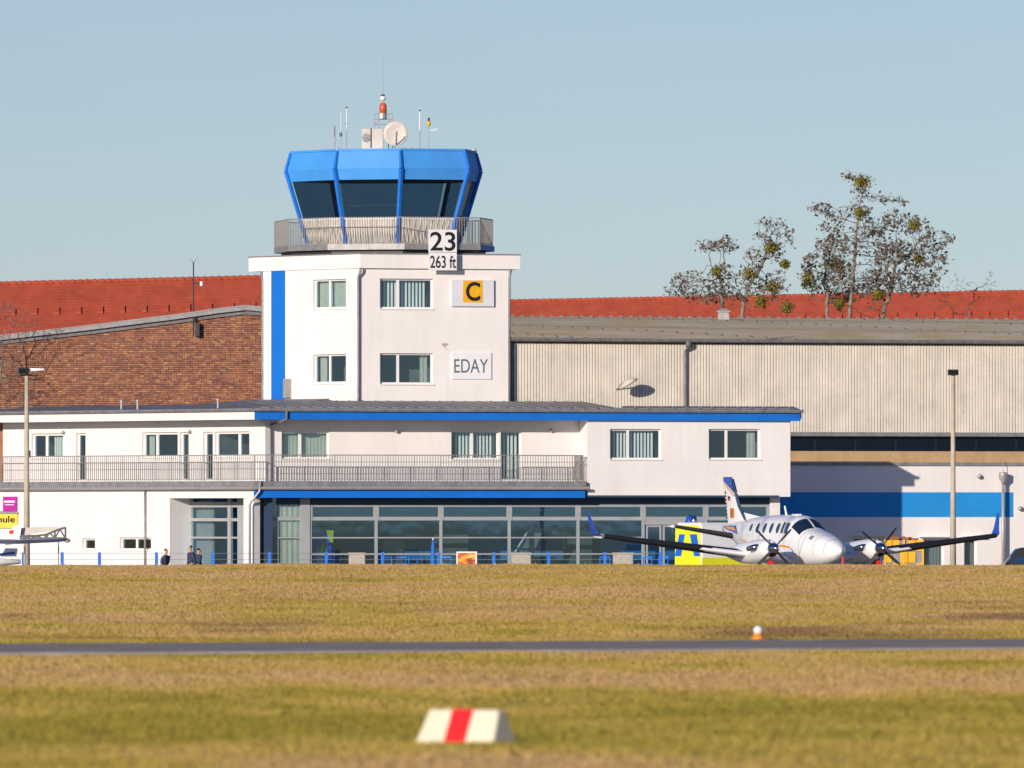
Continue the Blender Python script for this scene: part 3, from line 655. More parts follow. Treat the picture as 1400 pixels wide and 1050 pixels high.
# gallery deck
def chain(off, pxs):
    """plan polygon with five visible facets; pxs: 5 or 6 columns from left to right"""
    D = PR.off(off); P = {}
    i = len(pxs)-1
    r = hit(pxs[-2], D.O, D.u); c = hit(pxs[-3], D.O, D.u)
    e = hit(pxs[-1], r, (math.sin(math.radians(10)), math.cos(math.radians(10))))
    m = hit(pxs[-4], c, (-UR[0], UR[1])); l = hit(pxs[-5], m, UL)
    pts = [l, m, c, r, e]
    if len(pxs) == 6: pts = [hit(pxs[0], l, (-math.sin(math.radians(10)), math.cos(math.radians(10))))]+pts
    return pts
dk = chain(7.0, [374.5, 393.5, 448, 553, 657, 675])
L0, R0 = dk[0], dk[-1]; dk += [(R0[0]-1.6, R0[1]+2.4), (L0[0]+1.8, L0[1]+2.4)]
zd1, zd0 = T.z_(600, 333.5), T.z_(600, 341.5)
cabc = chain(7.8, [391.7, 458, 548, 640, 656.3])
cabc += [(cabc[-1][0]-1.4, cabc[-1][1]+2.2), (cabc[0][0]+2.0, cabc[0][1]+2.6)]
ctr = (np.mean([p[0] for p in dk]), np.mean([p[1] for p in dk])); cc_ = [np.mean([p[0] for p in cabc]), np.mean([p[1] for p in cabc])]
cabc = [(p[0], p[1]+(ctr[1]-cc_[1])) for p in cabc]; cc_[1] = ctr[1]; cc_[0] = (524.3-700)*cc_[1]/F
CP(MB().prism(dk, zd0, zd1), 'gallery_deck', M['zinc'])
CP(MB().prism([(ctr[0]+(p[0]-ctr[0])*.93, ctr[1]+(p[1]-ctr[1])*.93) for p in dk], zc1+.05, zd0-.001), 'deck_shade_plinth', M['dark'])  # dark colour here stands for the shade under the deck
b = MB(); q = [dk[4], dk[5], (dk[5][0], dk[5][1]+.02), (dk[4][0]+.03, dk[4][1]-.01)]
b = MB().prism([(dk[4][0]+.02, dk[4][1]-.02), (dk[5][0]+.04, dk[5][1]-.02), (dk[5][0]+.04, dk[5][1]), (dk[4][0]+.02, dk[4][1])], zd0+.01, zd1-.01); CP(b, 'deck_edge', M['blue'])
ri = [(ctr[0]+(p[0]-ctr[0])*.99, ctr[1]+(p[1]-ctr[1])*.99) for p in dk]; ri.append(ri[0])
zrt = T.z_(600, 297.5)
railing(CT, ri, zd1, zrt, .118, [(zrt, .024), (zd1+.06, .016)], posts=1.1, bal_mesh={}, label='grey gallery railing round the cab')
# cab
z33, z29, z24, z22, z20 = [T.z_(550, y) for y in (333, 295.5, 244, 229, 204.5)]
def ring(k): return [(cc_[0]+(p[0]-cc_[0])*k, cc_[1]+(p[1]-cc_[1])*k) for p in cabc]
def kz(z): return .77+.23*(z-z33)/(z22-z33) if z <= z22 else 1-.045*(z-z22)/(z20-z22)
def facet(i, za, zb, inset=0.0, e0=0.0, e1=1.0, th=.05, out=0.0):
    n = len(cabc); A, B = ring(kz(za)), ring(kz(zb)); pa, pb, qa, qb = A[i], A[(i+1) % n], B[i], B[(i+1) % n]
    L = lambda a, b, t: (a[0]+(b[0]-a[0])*t, a[1]+(b[1]-a[1])*t)
    def inn(p, d): v = Vector((cc_[0]-p[0], cc_[1]-p[1])).normalized(); return (p[0]+v.x*d, p[1]+v.y*d)
    a0, a1, b0, b1 = L(pa, pb, e0), L(pa, pb, e1), L(qa, qb, e0), L(qa, qb, e1)
    lo, hi = -out+inset, inset+th
    return MB().hexa([(*inn(a0, lo), za), (*inn(a1, lo), za), (*inn(a1, hi), za), (*inn(a0, hi), za), (*inn(b0, lo), zb), (*inn(b1, lo), zb), (*inn(b1, hi), zb), (*inn(b0, hi), zb)])
NF = len(cabc)
for i in range(NF):
    lab = 'white glazed lower band' if False else None
    CP(facet(i, z22+.001, z20, e0=.02, e1=.98), 'fascia_panel', M['blue_cab']); CP(facet(i, z24, z22-.001, e0=.02, e1=.98), 'fascia_panel', M['blue_cab'])
    pn = CP(facet(i, z29+.001, z24-.001, inset=.05, e0=.03, e1=.97, th=.012), 'cab_window', M['pane_cab'])
    CP(facet(i, z29-.10, z29, e0=.03, e1=.97, out=.03), 'window_ledge', M['trim'])
    cl = CP(facet(i, z33-.02, z29-.101, e0=.03, e1=.97), 'parapet_cladding', M['cladding'])
    A, B = ring(kz(z33)), ring(kz(z29-.1)); n_ = 10; rb = MB()
    for k in range(1, n_):
        t = k/n_; a = [A[i][j]+(A[(i+1) % NF][j]-A[i][j])*t for j in (0, 1)]; c = [B[i][j]+(B[(i+1) % NF][j]-B[i][j])*t for j in (0, 1)]
        va = Vector((a[0]-cc_[0], a[1]-cc_[1])).normalized()*.008
        rb.tube([(a[0]+va.x, a[1]+va.y, z33), (c[0]+va.x, c[1]+va.y, z29-.1)], .028, 4)
    rb.build('rib', M['cladding'], cl, kind='stuff')
    A, B, C_, D_ = ring(kz(z33)*1.008), ring(kz(z29)*1.008), ring(1.008), ring(kz(z20)*1.006)
    CP(MB().tube([(*A[i], z33-.03), (*B[i], z29), (*C_[i], z22)], [.105, .115, .125], 6), 'mullion', M['blue'])
    CP(MB().tube([(*C_[i], z22), (*D_[i], z20)], [.10, .08], 6), 'mullion', M['blue'])
CP(MB().prism(ring(kz(z20)+.012), z20+.001, z20+.10), 'cab_roof', M['blue_cab'])
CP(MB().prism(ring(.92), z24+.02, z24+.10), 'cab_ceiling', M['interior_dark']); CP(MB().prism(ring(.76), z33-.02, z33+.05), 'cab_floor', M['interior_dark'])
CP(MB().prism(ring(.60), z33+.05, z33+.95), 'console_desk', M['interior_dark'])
b = MB(); A = ring(.8); b.tube([(*A[1], z29+.55), (*A[2], z29+.55)], .02, 5); CP(b, 'blind_rail', M['trim'])
# tower downpipes
x0, y0 = tc; pipe(CT, [(x0+.1, y0-.22, zc0+.02), (x0+.08, y0-.2, zc0-.15), (x0-.02, y0-.12, zc0-.4), (x0-.02, y0-.12, zT0+.2), (x0-.2, y0-.2, zT0+.0)], .055)
p = T.P(sT1, 0, .05); pipe(CT, [(p.x+.15, p.y, zc0), (p.x+.07, p.y, zc0-.4), (p.x+.07, p.y, zT0)], .05)
p = TL.P(sL1, 0, 0); pipe(CT, [(p.x-.0, p.y-.1, zc0), (p.x+.05, p.y-.1, zc0-.5), (p.x+.05, p.y-.1, zT0+.3), (p.x-.4, p.y-.3, zT0)], .05)
b = MB(); rs = random.Random(3)
for k in range(16):
    x = 609+rs.gauss(0, 2.4); y = 471+rs.gauss(0, 1.6); r = rs.uniform(.02, .06); p = T.P(T.s_(x), T.z_(x, y), -.004)
    b.rings([[p+Vector((UR[0]*r*math.cos(t*1.05)*rs.uniform(.6, 1), UR[1]*r*math.cos(t*1.05), r*math.sin(t*1.05))) for t in range(6)], [p+Vector((0, .01, 0))]*6], cap=True)
CP(b, 'render_stain', M['pole'])
# signs
SGN = PR.off(6.80)
sg = thing('height_sign', SGN.P(SGN.s_(606), SGN.z_(606, 370)), 'white board reading 23 over 263 ft, hung on the gallery edge', 'sign')
b = MB(); SGN.pbox(b, 586, 314, 624.5, 344.6, 0, .04); b.build('panel', M['sign_white'], sg)
b = MB(); SGN.pbox(b, 586.5, 345.2, 624.5, 369.5, 0, .04); b.build('panel', M['sign_white'], sg)
text_obj('23', sg, SGN, 588, 317, 622.5, 343, 0, M['ink'], bold=.012)
text_obj('263 ft', sg, SGN, 588, 349.5, 623.5, 366.5, 0, M['ink'], bold=.012)
SC_ = T.off(-.12)
sg = thing('letter_sign', SC_.P(SC_.s_(646), SC_.z_(646, 419)), 'pale grey board with a black C on a yellow square, upper right of the tower', 'sign')
b = MB(); SC_.pbox(b, 617.5, 382.5, 675.5, 419, 0, .10); b.build('panel', M['sign_grey'], sg, bevel=.01)
b = MB(); SC_.pbox(b, 633, 383.5, 660, 413.5, -.008, -.001); b.build('yellow_square', M['sign_yellow'], sg)
text_obj('C', sg, SC_, 637, 385.5, 656.5, 411.5, -.008, M['ink'], bold=.025)
sg = thing('airfield_code_sign', T.P(T.s_(644), T.z_(644, 518)), 'pale board with grey letters EDAY under the C board', 'sign')
b = MB(); T.pbox(b, 617.5, 482, 671.5, 518.5, -.06, -.003); b.build('panel', M['sign_white'], sg, bevel=.008)
text_obj('EDAY', sg, T, 620.5, 491, 666.5, 509.5, -.06, M['ink_grey'])

# roof-top equipment on the cab
ZR = z20+.10; YC = cc_[1]
def RP(px, py=None, dy=0): return Vector(((px-700)*(YC+dy)/F, YC+dy, ZR if py is None else CZ+(HY-py)*(YC+dy)/F))
def whip(name, px, y0, y1, r, m, label, cat='antenna', dy=0, group='rod antennas on the cab roof', extra=None):
    t = thing(name, RP(px, None, dy), label, cat, group)
    a = RP(px, y0, dy); b_ = RP(px, y1, dy); mid = a.lerp(b_, .45)
    MB().lathe(RP(px, None, dy), [(.09, 0), (.09, .03), (.03, .05)]).build('foot', M['galv'], t)
    MB().tube([RP(px, None, dy), mid], r*1.0, 6).build('mast', M['galv'], t)
    MB().tube([mid, b_], r*.9, 6).build('whip', m, t)
    if extra: extra(t)
    return t
whip('antenna', 457.5, 200, 172, .035, M['zinc_dark'], 'short dark rod antenna, leftmost on the cab roof', dy=-1)
def ex1(t): MB().lathe(RP(466, 184), [(.03, -.1), (.06, -.06), (.06, .06), (.03, .1)], n=8).build('coil', M['dark'], t)
whip('antenna', 466, 200, 152, .016, M['sign_white'], 'thin pale whip antenna with small dark coil near the left rod', dy=-1, extra=ex1)
def ex2(t): MB().tube([RP(470, 169, -.6), RP(478, 169, -.6)], .012, 5).build('crossbar', M['galv'], t); MB().lathe(RP(473.8, 148, -.6), [(.05, 0), (.05, .06)], n=8).build('cap', M['dark'], t)
whip('antenna', 473.8, 200, 148, .022, M['sign_white'], 'tall pale whip antenna with crossbar, left of the air conditioner', dy=-.6, extra=ex2)
def ex3(t): MB().lathe(RP(573.8, 152, -.8), [(.05, 0), (.05, .06)], n=8).build('cap', M['dark'], t)
whip('antenna', 573.8, 200, 151, .032, M['sign_white'], 'white rod antenna right of the dish', dy=-.8, extra=ex3)
t = thing('wind_sensor', RP(586, None, -.8), 'small mast with yellow and black head and side-arm sensor, rightmost on the roof', 'sensor')
MB().tube([RP(586, None, -.8), RP(586, 170, -.8)], .02, 6).build('mast', M['galv'], t)
MB().lathe(RP(586.3, 172, -.8), [(.06, 0), (.085, .05), (.085, .2), (.05, .22)], n=10).build('yellow_head', M['sign_yellow'], t, smooth=True)
MB().lathe(RP(586.3, 165.5, -.8), [(.05, 0), (.055, .04), (.055, .14), (.02, .16)], n=10).build('cap', M['dark'], t)
MB().tube([RP(586, 178, -.8), RP(599, 175.5, -.8)], .016, 6).tube([RP(590, 178.5, -.8), RP(598, 178.5, -.8)], .012, 6).build('side_arm', M['sign_white'], t)
t = thing('air_conditioner', RP(508, None, -.6), 'cream air conditioning unit with round fan grille on the cab roof', 'air conditioner')
MB().box(RP(495).x, RP(524).x, YC-1.0, YC-.4, ZR+.02, RP(500, 177).z).build('casing', M['cladding'], t, bevel=.02)
MB().lathe((RP(501.5).x, YC-1.0, RP(500, 189.5).z), [(.17, 0), (.2, .02), (.19, .03), (.05, .035), (.04, .05)], (0, -1, 0), 20).build('fan_grille', M['zinc'], t)
MB().box(RP(507.5).x-.02, RP(507.5).x+.02, YC-1.04, YC-1.0, ZR+.1, RP(500, 178).z+.05).build('strap', M['dark'], t)
t = thing('satellite_dish', RP(541, None, -1.3), 'round cream satellite dish standing on the cab roof', 'satellite dish')
cd = RP(541, 183, -1.3); R_ = .575
MB().rings([[cd+Vector((math.cos(2*math.pi*j/28)*r*1.0, -h_, math.sin(2*math.pi*j/28)*r)) for j in range(28)] for r, h_ in ((.01, -.12), (.2, -.105), (.4, -.06), (R_, 0), (R_, -.02), (.4, -.085), (.2, -.13), (.01, -.14))], cap=False).build('reflector', M['cladding'], t, smooth=True)
MB().tube([(cd.x-.05, cd.y+.15, ZR), (cd.x-.05, cd.y+.15, cd.z)], .04, 8).build('mount', M['galv'], t)
MB().tube([(cd.x+.02, cd.y-.0, cd.z-.5), (cd.x+.06, cd.y-.55, cd.z-.02), (cd.x+.06, cd.y-.6, cd.z+.08)], .03, 6).build('feed_arm', M['zinc_dark'], t)
t = thing('beacon_mast', RP(523, None, 0), 'steel lattice stand with red and white obstruction beacon and needle antenna', 'beacon')
b = MB()
for px in (512, 518.5, 531, 537): b.tube([RP(px), RP(px, 155.5)], .022, 5)
for y in (155.5, 163, 170): b.tube([RP(512, y), RP(537, y)], .018, 5)
b.tube([RP(512, 170), RP(518.5, 163)], .015, 5).tube([RP(531, 163), RP(537, 170)], .015, 5).build('frame', M['galv'], t)
MB().lathe(RP(523, 155), [(.2, -.25), (.2, 0), (.1, .03)], n=10).build('pedestal', M['galv'], t)
MB().lathe(RP(523.7, 155), [(.12, 0), (.17, .03), (.17, .38), (.12, .44), (.08, .5)], n=16).build('beacon_lamp', M['beacon'], t, smooth=True)
MB().lathe(RP(523.4, 138), [(.04, 0), (.11, .03), (.145, .12), (.11, .2), (.03, .24)], n=14).build('white_lamp', M['dome'], t, smooth=True)
MB().lathe(RP(523.4, 131), [(.05, 0), (.12, .01), (.1, .05), (.02, .07)], n=14).build('lamp_cap', M['dark'], t)
MB().tube([RP(523.6, 130), RP(523.9, 115), RP(523.2, 72)], [.022, .016, .008], 5).build('needle_antenna', M['galv'], t)
for px, dy in ((560, -1.2), (648, .4), (461, -1.4)):
    MB().lathe(RP(px, None, dy), [(.12, 0), (.12, .05), (.07, .10), (.02, .12)], n=10).build('roof_fitting', M['cladding'], CT, smooth=True)

# ------------------------------------------------------------------ hangar on the right
H = PR.off(7.7); HG = thing('hangar', (*H.P(H.s_(1050), 0)[:2], 0), 'large hangar with pale corrugated upper wall and light blue band, behind the terminal', 'hangar')
HP = lambda mb, n, m, **k: mb.build(n, m, HG, **k)
h0, h1 = H.s_(690), H.s_(1540); zh1 = H.z_(1050, 466); zh0 = H.z_(1240, 591)
def corr(s0, s1, z0, z1, tag=0):
    mb = MB(); p = .143; k = int((s1-s0)/p); vs = []
    for i in range(k):
        for a, d in ((0, -.02), (.62, -.02), (.70, .035), (.93, .035)): vs.append((s0+(i+a)*p, d))
    vs.append((s0+k*p, -.02)); V = []
    for s, d in vs: V += [H.P(s, z0, d), H.P(s, z1, d)]
    return mb.add(V, [(2*i, 2*i+2, 2*i+3, 2*i+1) for i in range(len(vs)-1)])
zm = [zh0, zh0+1.5, zh0+3.0, zh1]
zm[-1] = zh1
px_edges = [690, 785, 882, 978, 1075, 1172, 1268, 1365, 1462, 1540]
qs = h0
while qs < h1-1:      # wide corrugated sheets set side by side
    s0, s1 = qs, qs+.143*22+.001; qs += .143*22; HP(corr(s0, s1, zh0, zh1), 'corrugated_sheet', M['sheet'])
b = MB(); H.box(b, h0, h1, zh0-.001, zh1, .06, .3); HP(b, 'backing_wall', M['sheet'])
b = MB(); H.box(b, h0, h1, zh0-.19, zh0-.002, -.10, .3); HP(b, 'drip_ledge', M['zinc'])
zk = [H.z_(1240, y) for y in (597, 617, 632, 636.5, 673, 707)]
b = MB(); H.box(b, h0, h1, zk[1], zh0-.19, .25, .30); HP(b, 'clerestory_backing', M['navy'])
s = H.s_(1060)
while s < h1-1.9:
    b = MB(); H.box(b, s+.03, s+1.97, zk[1]+.02, zh0-.21, .18, .20); HP(b, 'clerestory_pane', M['pane_cab']); s += 2.0
b = MB(); H.box(b, h0, h1, zk[2], zk[1], -.02, .3); HP(b, 'beam', M['beam'])
b = MB(); H.box(b, h0, h1, zk[3], zk[2]-.001, -.09, .3); HP(b, 'rail_ledge', M['zinc'])
dA = (*H.rect(1166, 740, 1207, 760)[:2], .03, H.z_(1180, 734)); dB = (*H.rect(1262, 740, 1291, 760)[:2], .03, H.z_(1275, 736)); dC = (*H.rect(1318, 740, 1336, 760)[:2], .03, H.z_(1330, 736))
HP(wall_mesh(H, h0, h1, 0, zk[3]-.001, [dA, dB, dC]), 'wall', M['render'])
rh = MB()
for d, mu in ((dA, (1187,)), (dB, ()), (dC, ())): window(HG, H, d, mu, sill=False, fr=.09, label='white framed glass door' if d is not dA else 'wide white framed window in the shade'); room(rh, H, d)
HP(rh, 'rooms', M['interior'])
for d in (dB, dC):
    b = MB(); vs = []
    for i in range(25):
        q = d[0]+(d[1]-d[0])*i/24; vs += [H.P(q, .7, .42+.02*math.sin(i*1.7)), H.P(q, d[3], .42+.02*math.sin(i*1.7))]
    b.add(vs, [(2*i, 2*i+2, 2*i+3, 2*i+1) for i in range(24)]); HP(b, 'curtain', M['curtain_grey'], smooth=True)
for d in (dB, dC, dA):
    b = MB(); H.box(b, d[0]-.25, d[1]+.25, d[3]+.05, d[3]+.10, -.35, 0); HP(b, 'door_canopy', M['trim'])
b = MB(); H.box(b, h0+.1, H.s_(1385.5), zk[5], zk[4], -.004, .05); HP(b, 'blue_band', M['blue_band'])
b = MB(); Q = H.off(88)
for pxe in (700, 1536):
    a_ = H.off(.31); a_ = a_.P(a_.s_(pxe), 0); c_ = Q.P(Q.s_(pxe), 0); b.prism([(a_.x, a_.y), (a_.x+.3, a_.y), (c_.x+.3, c_.y), (c_.x, c_.y)], 0, zh1-.02)
HP(b, 'side_wall', M['sheet'])
# roof: low pitched, mossy, with lapped seams
zr1 = H.z_(1050, 427.5)
rp_ = MB(); prof = [(-.25, zh1+.05), (24, zh1+.10), (34, zh1+1.05), (44, zh1+1.75), (54, zh1+2.18), (62, zh1+2.2), (90, zh1), (90, zh1-.2), (-.25, zh1-.10)]
rp_ = MB().rings([[(lambda Q, z: Q.P(Q.s_(pxe), z))(H.off(d), z) for d, z in prof] for pxe in (688, 1570)]); rfo = HP(rp_, 'roof', M['hroof'])
for k, (d0, z0) in enumerate(prof[1:4]):
    s = h0+k*.9; sl = 0
    b = MB(); Q = H.off(d0+3+k*2); Q2 = H.off(d0+.5); zq = lambda d: float(np.interp(d, [p[0] for p in prof[:6]], [p[1] for p in prof[:6]]))
    b.tube([Q.P(Q.s_(692), zq(d0+3+k*2)+.005), Q2.P(Q2.s_(1540), zq(d0+.5)+.005)], .022, 4); b.build('roof_seam', M['zinc_dark'], rfo)
bn = None
def ztop(d): return np.interp(d, [p[0] for p in prof[:5]], [p[1] for p in prof[:5]])
for r_i, (pa, da, pb, db) in enumerate(((700, 39, 1230, 25.5), (790, 52, 1500, 29.6), (700, 32, 900, 26.2), (1180, 51, 1520, 37))):
    n_ = int(abs(pb-pa)/20)
    for k in range(n_):
        t_ = k/n_; px = pa+(pb-pa)*t_; d = da+(db-da)*t_; P_ = H.off(d); p = P_.P(P_.s_(px), ztop(d))
        if bn is None:
            bn = MB().lathe((p.x, p.y, p.z-.02), [(.10, 0), (.10, .06), (.05, .10), (.01, .11)], n=8).build('roof_bolt_cap', M['zinc_dark'], HG, loc=tuple(p-HG.location)); 
            me = bpy.data.meshes.new('cap'); q = MB().lathe((0, 0, -.02), [(.10, 0), (.10, .06), (.05, .10), (.01, .11)], n=8); me.from_pydata(q.v, [], q.f); me.materials.append(M['zinc_dark']); bn.data = me
        else: inst(bn, p, HG)
b = MB()
for k in range(60):
    px = 700+k*13.5; P_ = H.off(54.5); p = P_.P(P_.s_(px), zh1+2.18); b.box(p.x-.09, p.x+.09, p.y-.1, p.y+.1, p.z-.05, p.z+.09)
HP(b, 'ridge_clips', M['zinc_dark'], kind='stuff')
b = MB(); b.tube([H.P(h0, zh1+.0, -.30), H.P(H.s_(936), zh1-.02, -.30), H.P(h1+.2, zh1+.0, -.30)], .085, 8); HP(b, 'gutter', M['zinc_dark'])
b = MB(); H.box(b, h0, h1, zh1-.16, zh1-.11, -.12, .1); HP(b, 'eave_trim', M['dark'])
p = H.P(H.s_(937), 0, -.2)
b = MB(); b.lathe((p.x+.08, p.y-.05, zh1-.34), [(.06, 0), (.15, .08), (.16, .30)], n=10); b.tube([(p.x+.08, p.y-.05, zh1-.3), (p.x-.05, p.y+.08, zh1-.5), (p.x-.05, p.y+.08, 6)], .075, 8); HP(b, 'downpipe', M['zinc_dark'])
b = MB(); H.box(b, H.s_(697.5), H.s_(703.5), 6, zh1-.2, -.14, -.021); HP(b, 'corner_trim', M['zinc_dark'])
# wall lamp with dish shade
t_ = H.P(H.s_(852), H.z_(852, 524), -.85)
wl = MB(); ax = Vector((.50, -.02, -.86)).normalized()
sh = MB().lathe(t_-ax*.0, [(.06, -.2), (.2, -.17), (.40, -.04), (.47, .08), (.455, .08), (.38, -.02), (.18, -.14), (.03, -.17)], tuple(ax), 20).build('lamp_shade', M['cladding'], HG, smooth=True)
MB().tube([t_-ax*.18, t_-ax*.2+Vector((-.15, .1, -.12)), H.P(H.s_(842), H.z_(842, 533), .0)], .03, 6).build('lamp_arm', M['galv'], sh)
for x, y in ((1338, 651), (1394, 695)):
    p = H.P(H.s_(x), H.z_(x, y), -.1); MB().lathe(p, [(.03, -.12), (.1, -.05), (.11, .06), (.03, .1)], (-.3, -1, -.2), 10).build('wall_lamp', M['galv'], HG, smooth=True)
# roof ventilator
P_ = H.off(49); p = P_.P(P_.s_(989), zh1+1.96)
rv = thing('roof_ventilator', tuple(p), 'small square silver ventilator with pyramid cap on the hangar roof', 'ventilator')
b = MB().box(p.x-.27, p.x+.27, p.y-.27, p.y+.27, p.z-.1, p.z+.42); b.build('housing', M['galv'], rv)
for k in range(4): MB().box(p.x-.29, p.x+.29, p.y-.29, p.y+.29, p.z+.02+k*.1, p.z+.06+k*.1).build('louvre', M['galv'], rv)
MB().rings([[(p.x+a*.36*k_, p.y+c*.36*k_, p.z+z_) for a, c in ((-1, -1), (1, -1), (1, 1), (-1, 1))] for k_, z_ in ((1, .42), (1, .46), (.3, .62))]).build('cap', M['galv'], rv)

# ------------------------------------------------------------------ brick gable hall on the left
YB = 478.0; BP = Plane((0, YB), (1, 0), (0, 1))
BH = thing('brick_hall', (BP.P(BP.s_(170), 0)[0], YB, 0), 'brown clinker brick gable hall with grey sloping roof edge, left of the tower', 'building')
top = [(-90, 468), (0, 459.5), (120, 446), (240, 431), (300, 422.5), (335, 418.5), (372, 421.5)]
bx = lambda px: BP.s_(px); bz = lambda py: CZ+(HY-py)*YB/F
wp = [(bx(-90), 0), (bx(372), 0)]+[(bx(x), bz(y+9)) for x, y in reversed(top)]
a = [Vector((x, YB+.06, z)) for x, z in wp]; c = [Vector((x, YB+.5, z)) for x, z in wp]; MB().rings([a, c]).build('gable_wall', M['brickwall'], BH)
tx = [bx(x) for x, y in top]; tz = [bz(y+9) for x, y in top]
bm_ = MB(); rs = random.Random(5); row = 0; z = 6.9
while z < max(tz):
    x = bx(-88)+(row % 2)*.125+rs.uniform(-.02, .02)
    while x < bx(370):
        hdr = rs.random() < .33; L_ = .12 if hdr else .25
        if z+.072 < np.interp(x+L_/2, tx, tz): bm_.box(x, x+L_, YB-rs.uniform(0, .012), YB+.08, z, z+.072)
        x += L_+.012
    z += .092; row += 1
bm_.build('bricks', M['brick'], BH, kind='stuff')
cap = [Vector((bx(x), 0, bz(y))) for x, y in top]
for nm, d0, d1, z0, z1, m in (('verge_board', -.30, .3, -.20, -.02, 'zinc'), ('verge_board', -.12, .3, -.40, -.201, 'zinc_dark')):
    r = []
    for p in cap: r.append([(p.x, YB+d0, p.z+z0), (p.x, YB+d1, p.z+z0), (p.x, YB+d1, p.z+z1), (p.x, YB+d0, p.z+z1)])
    MB().rings(r).build(nm, M[m], BH)
MB().rings([[(p.x, YB-.32, p.z-.02), (p.x, YB+18, p.z-.02), (p.x, YB+18, p.z+.05), (p.x, YB-.32, p.z+.05)] for p in cap]).build('roof', M['zinc'], BH)
am = thing('antenna_mast', tuple(pt(264.5, 458, YB-.25)), 'thin black pole aerial fixed on the brick gable', 'antenna')
q = lambda px, py, d=-.25: pt(px, py, YB+d)
MB().tube([q(264.5, 459), q(264.5, 358.5)], .035, 6).build('pole', M['dark'], am)
for k in (-6, -3, 3, 6): MB().tube([q(264.5, 360), q(264.5+k, 353.5)], .008, 4).build('spike', M['galv'], am)
MB().tube([q(265, 387), q(273, 388)], .02, 5).build('bracket', M['dark'], am)
MB().lathe(q(275.5, 388), [(.03, -.12), (.08, -.1), (.08, .1), (.03, .12)], n=10).build('sensor', M['sign_white'], am)
b = MB(); c = q(270, 450); b.box(c.x-.1, c.x+.1, c.y-.1, c.y+.12, c.z-.35, c.z+.3).build('junction_box', M['dark'], am)
MB().tube([q(264.5, 444), q(268, 430), q(268, 440)], .02, 5).build('cable', M['dark'], am)

# ------------------------------------------------------------------ red tiled roofs behind
def redroof(name, label, Yr, ridge, yb, drop, depth):
    t = thing(name, (pt((ridge[0][0]+ridge[1][0])/2, 0, Yr).x, Yr-depth, 0), label, 'building')
    (xa, ya), (xb, yb_) = ridge; A_ = pt(xa, ya, Yr); B_ = pt(xb, yb_, Yr+4)
    f = Vector((0, -depth, -drop)); n = 26
    rows = MB(); V = []
    # courses of tiles: stepped strips following the slope
    nc = int(drop/.16)
    for i in range(nc+1):
        t0 = i/(nc); p = A_+f*t0; q_ = B_+f*t0
        V += [p+Vector((0, -.0, .016)), q_+Vector((0, 0, .016)), p+Vector((0, -.01, -.005)), q_+Vector((0, -.01, -.005))]
    F_ = []
    for i in range(nc):
        F_.append((4*i+2, 4*i+3, 4*i+5, 4*i+4)); F_.append((4*i+4, 4*i+5, 4*i+7, 4*i+6))
    rows.add(V, F_); rf = rows.build('roof', M['redtile'], t)
    nr = int((B_-A_).length/.38); rd = MB()
    for i in range(nr):
        p = A_.lerp(B_, i/nr); q_ = A_.lerp(B_, (i+1)/nr+.002); rd.tube([p+Vector((0, 0, -.02)), q_+Vector((0, 0, .0))], [.125, .165], 7)
    rd.build('ridge_tiles', M['redtile'], rf, kind='stuff')
    k = 0; L_ = (B_-A_).length; vm = None; s = .8
    while s < L_:
        p = A_.lerp(B_, s/L_)+f*.28
        if vm is None:
            vm = MB().rings([[(p.x-.13, p.y, p.z), (p.x+.13, p.y, p.z), (p.x+.10, p.y+.05, p.z+.16), (p.x-.10, p.y+.05, p.z+.16)], [(p.x-.13, p.y-.35, p.z-.25), (p.x+.13, p.y-.35, p.z-.25), (p.x+.10, p.y-.3, p.z-.12), (p.x-.10, p.y-.3, p.z-.12)]]).build('vent_tile', M['redtile'], t); p0_ = p
        else:
            o = vm.copy(); COL.objects.link(o); o.parent = t; o.location = p-p0_
        s += 1.15
    w = MB(); w.prism([(A_.x, A_.y-depth+.3), (B_.x, B_.y-depth+.3), (B_.x, B_.y+depth), (A_.x, A_.y+depth)], 0, A_.z-drop); w.build('wall', M['render'], t)
    bk = MB(); g_ = Vector((0, depth, -drop)); bk.add([A_, B_, B_+g_, A_+g_], [(0, 1, 2, 3)]); bk.add([A_, A_+g_, A_+f], [(0, 1, 2)]); bk.add([B_, B_+g_, B_+f], [(2, 1, 0)]); bk.build('rear_roof', M['redtile'], t)
    return t
redroof('red_roofed_house', 'long building with bright red tiled roof rising behind the brick gable', 512, ((-90, 390.5), (400, 378.5)), 0, 5.2, 6.2)
redroof('red_roofed_house', 'long building whose low red tiled roof shows above the hangar roof', 610, ((600, 414), (1520, 397)), 0, 4.6, 5.6)

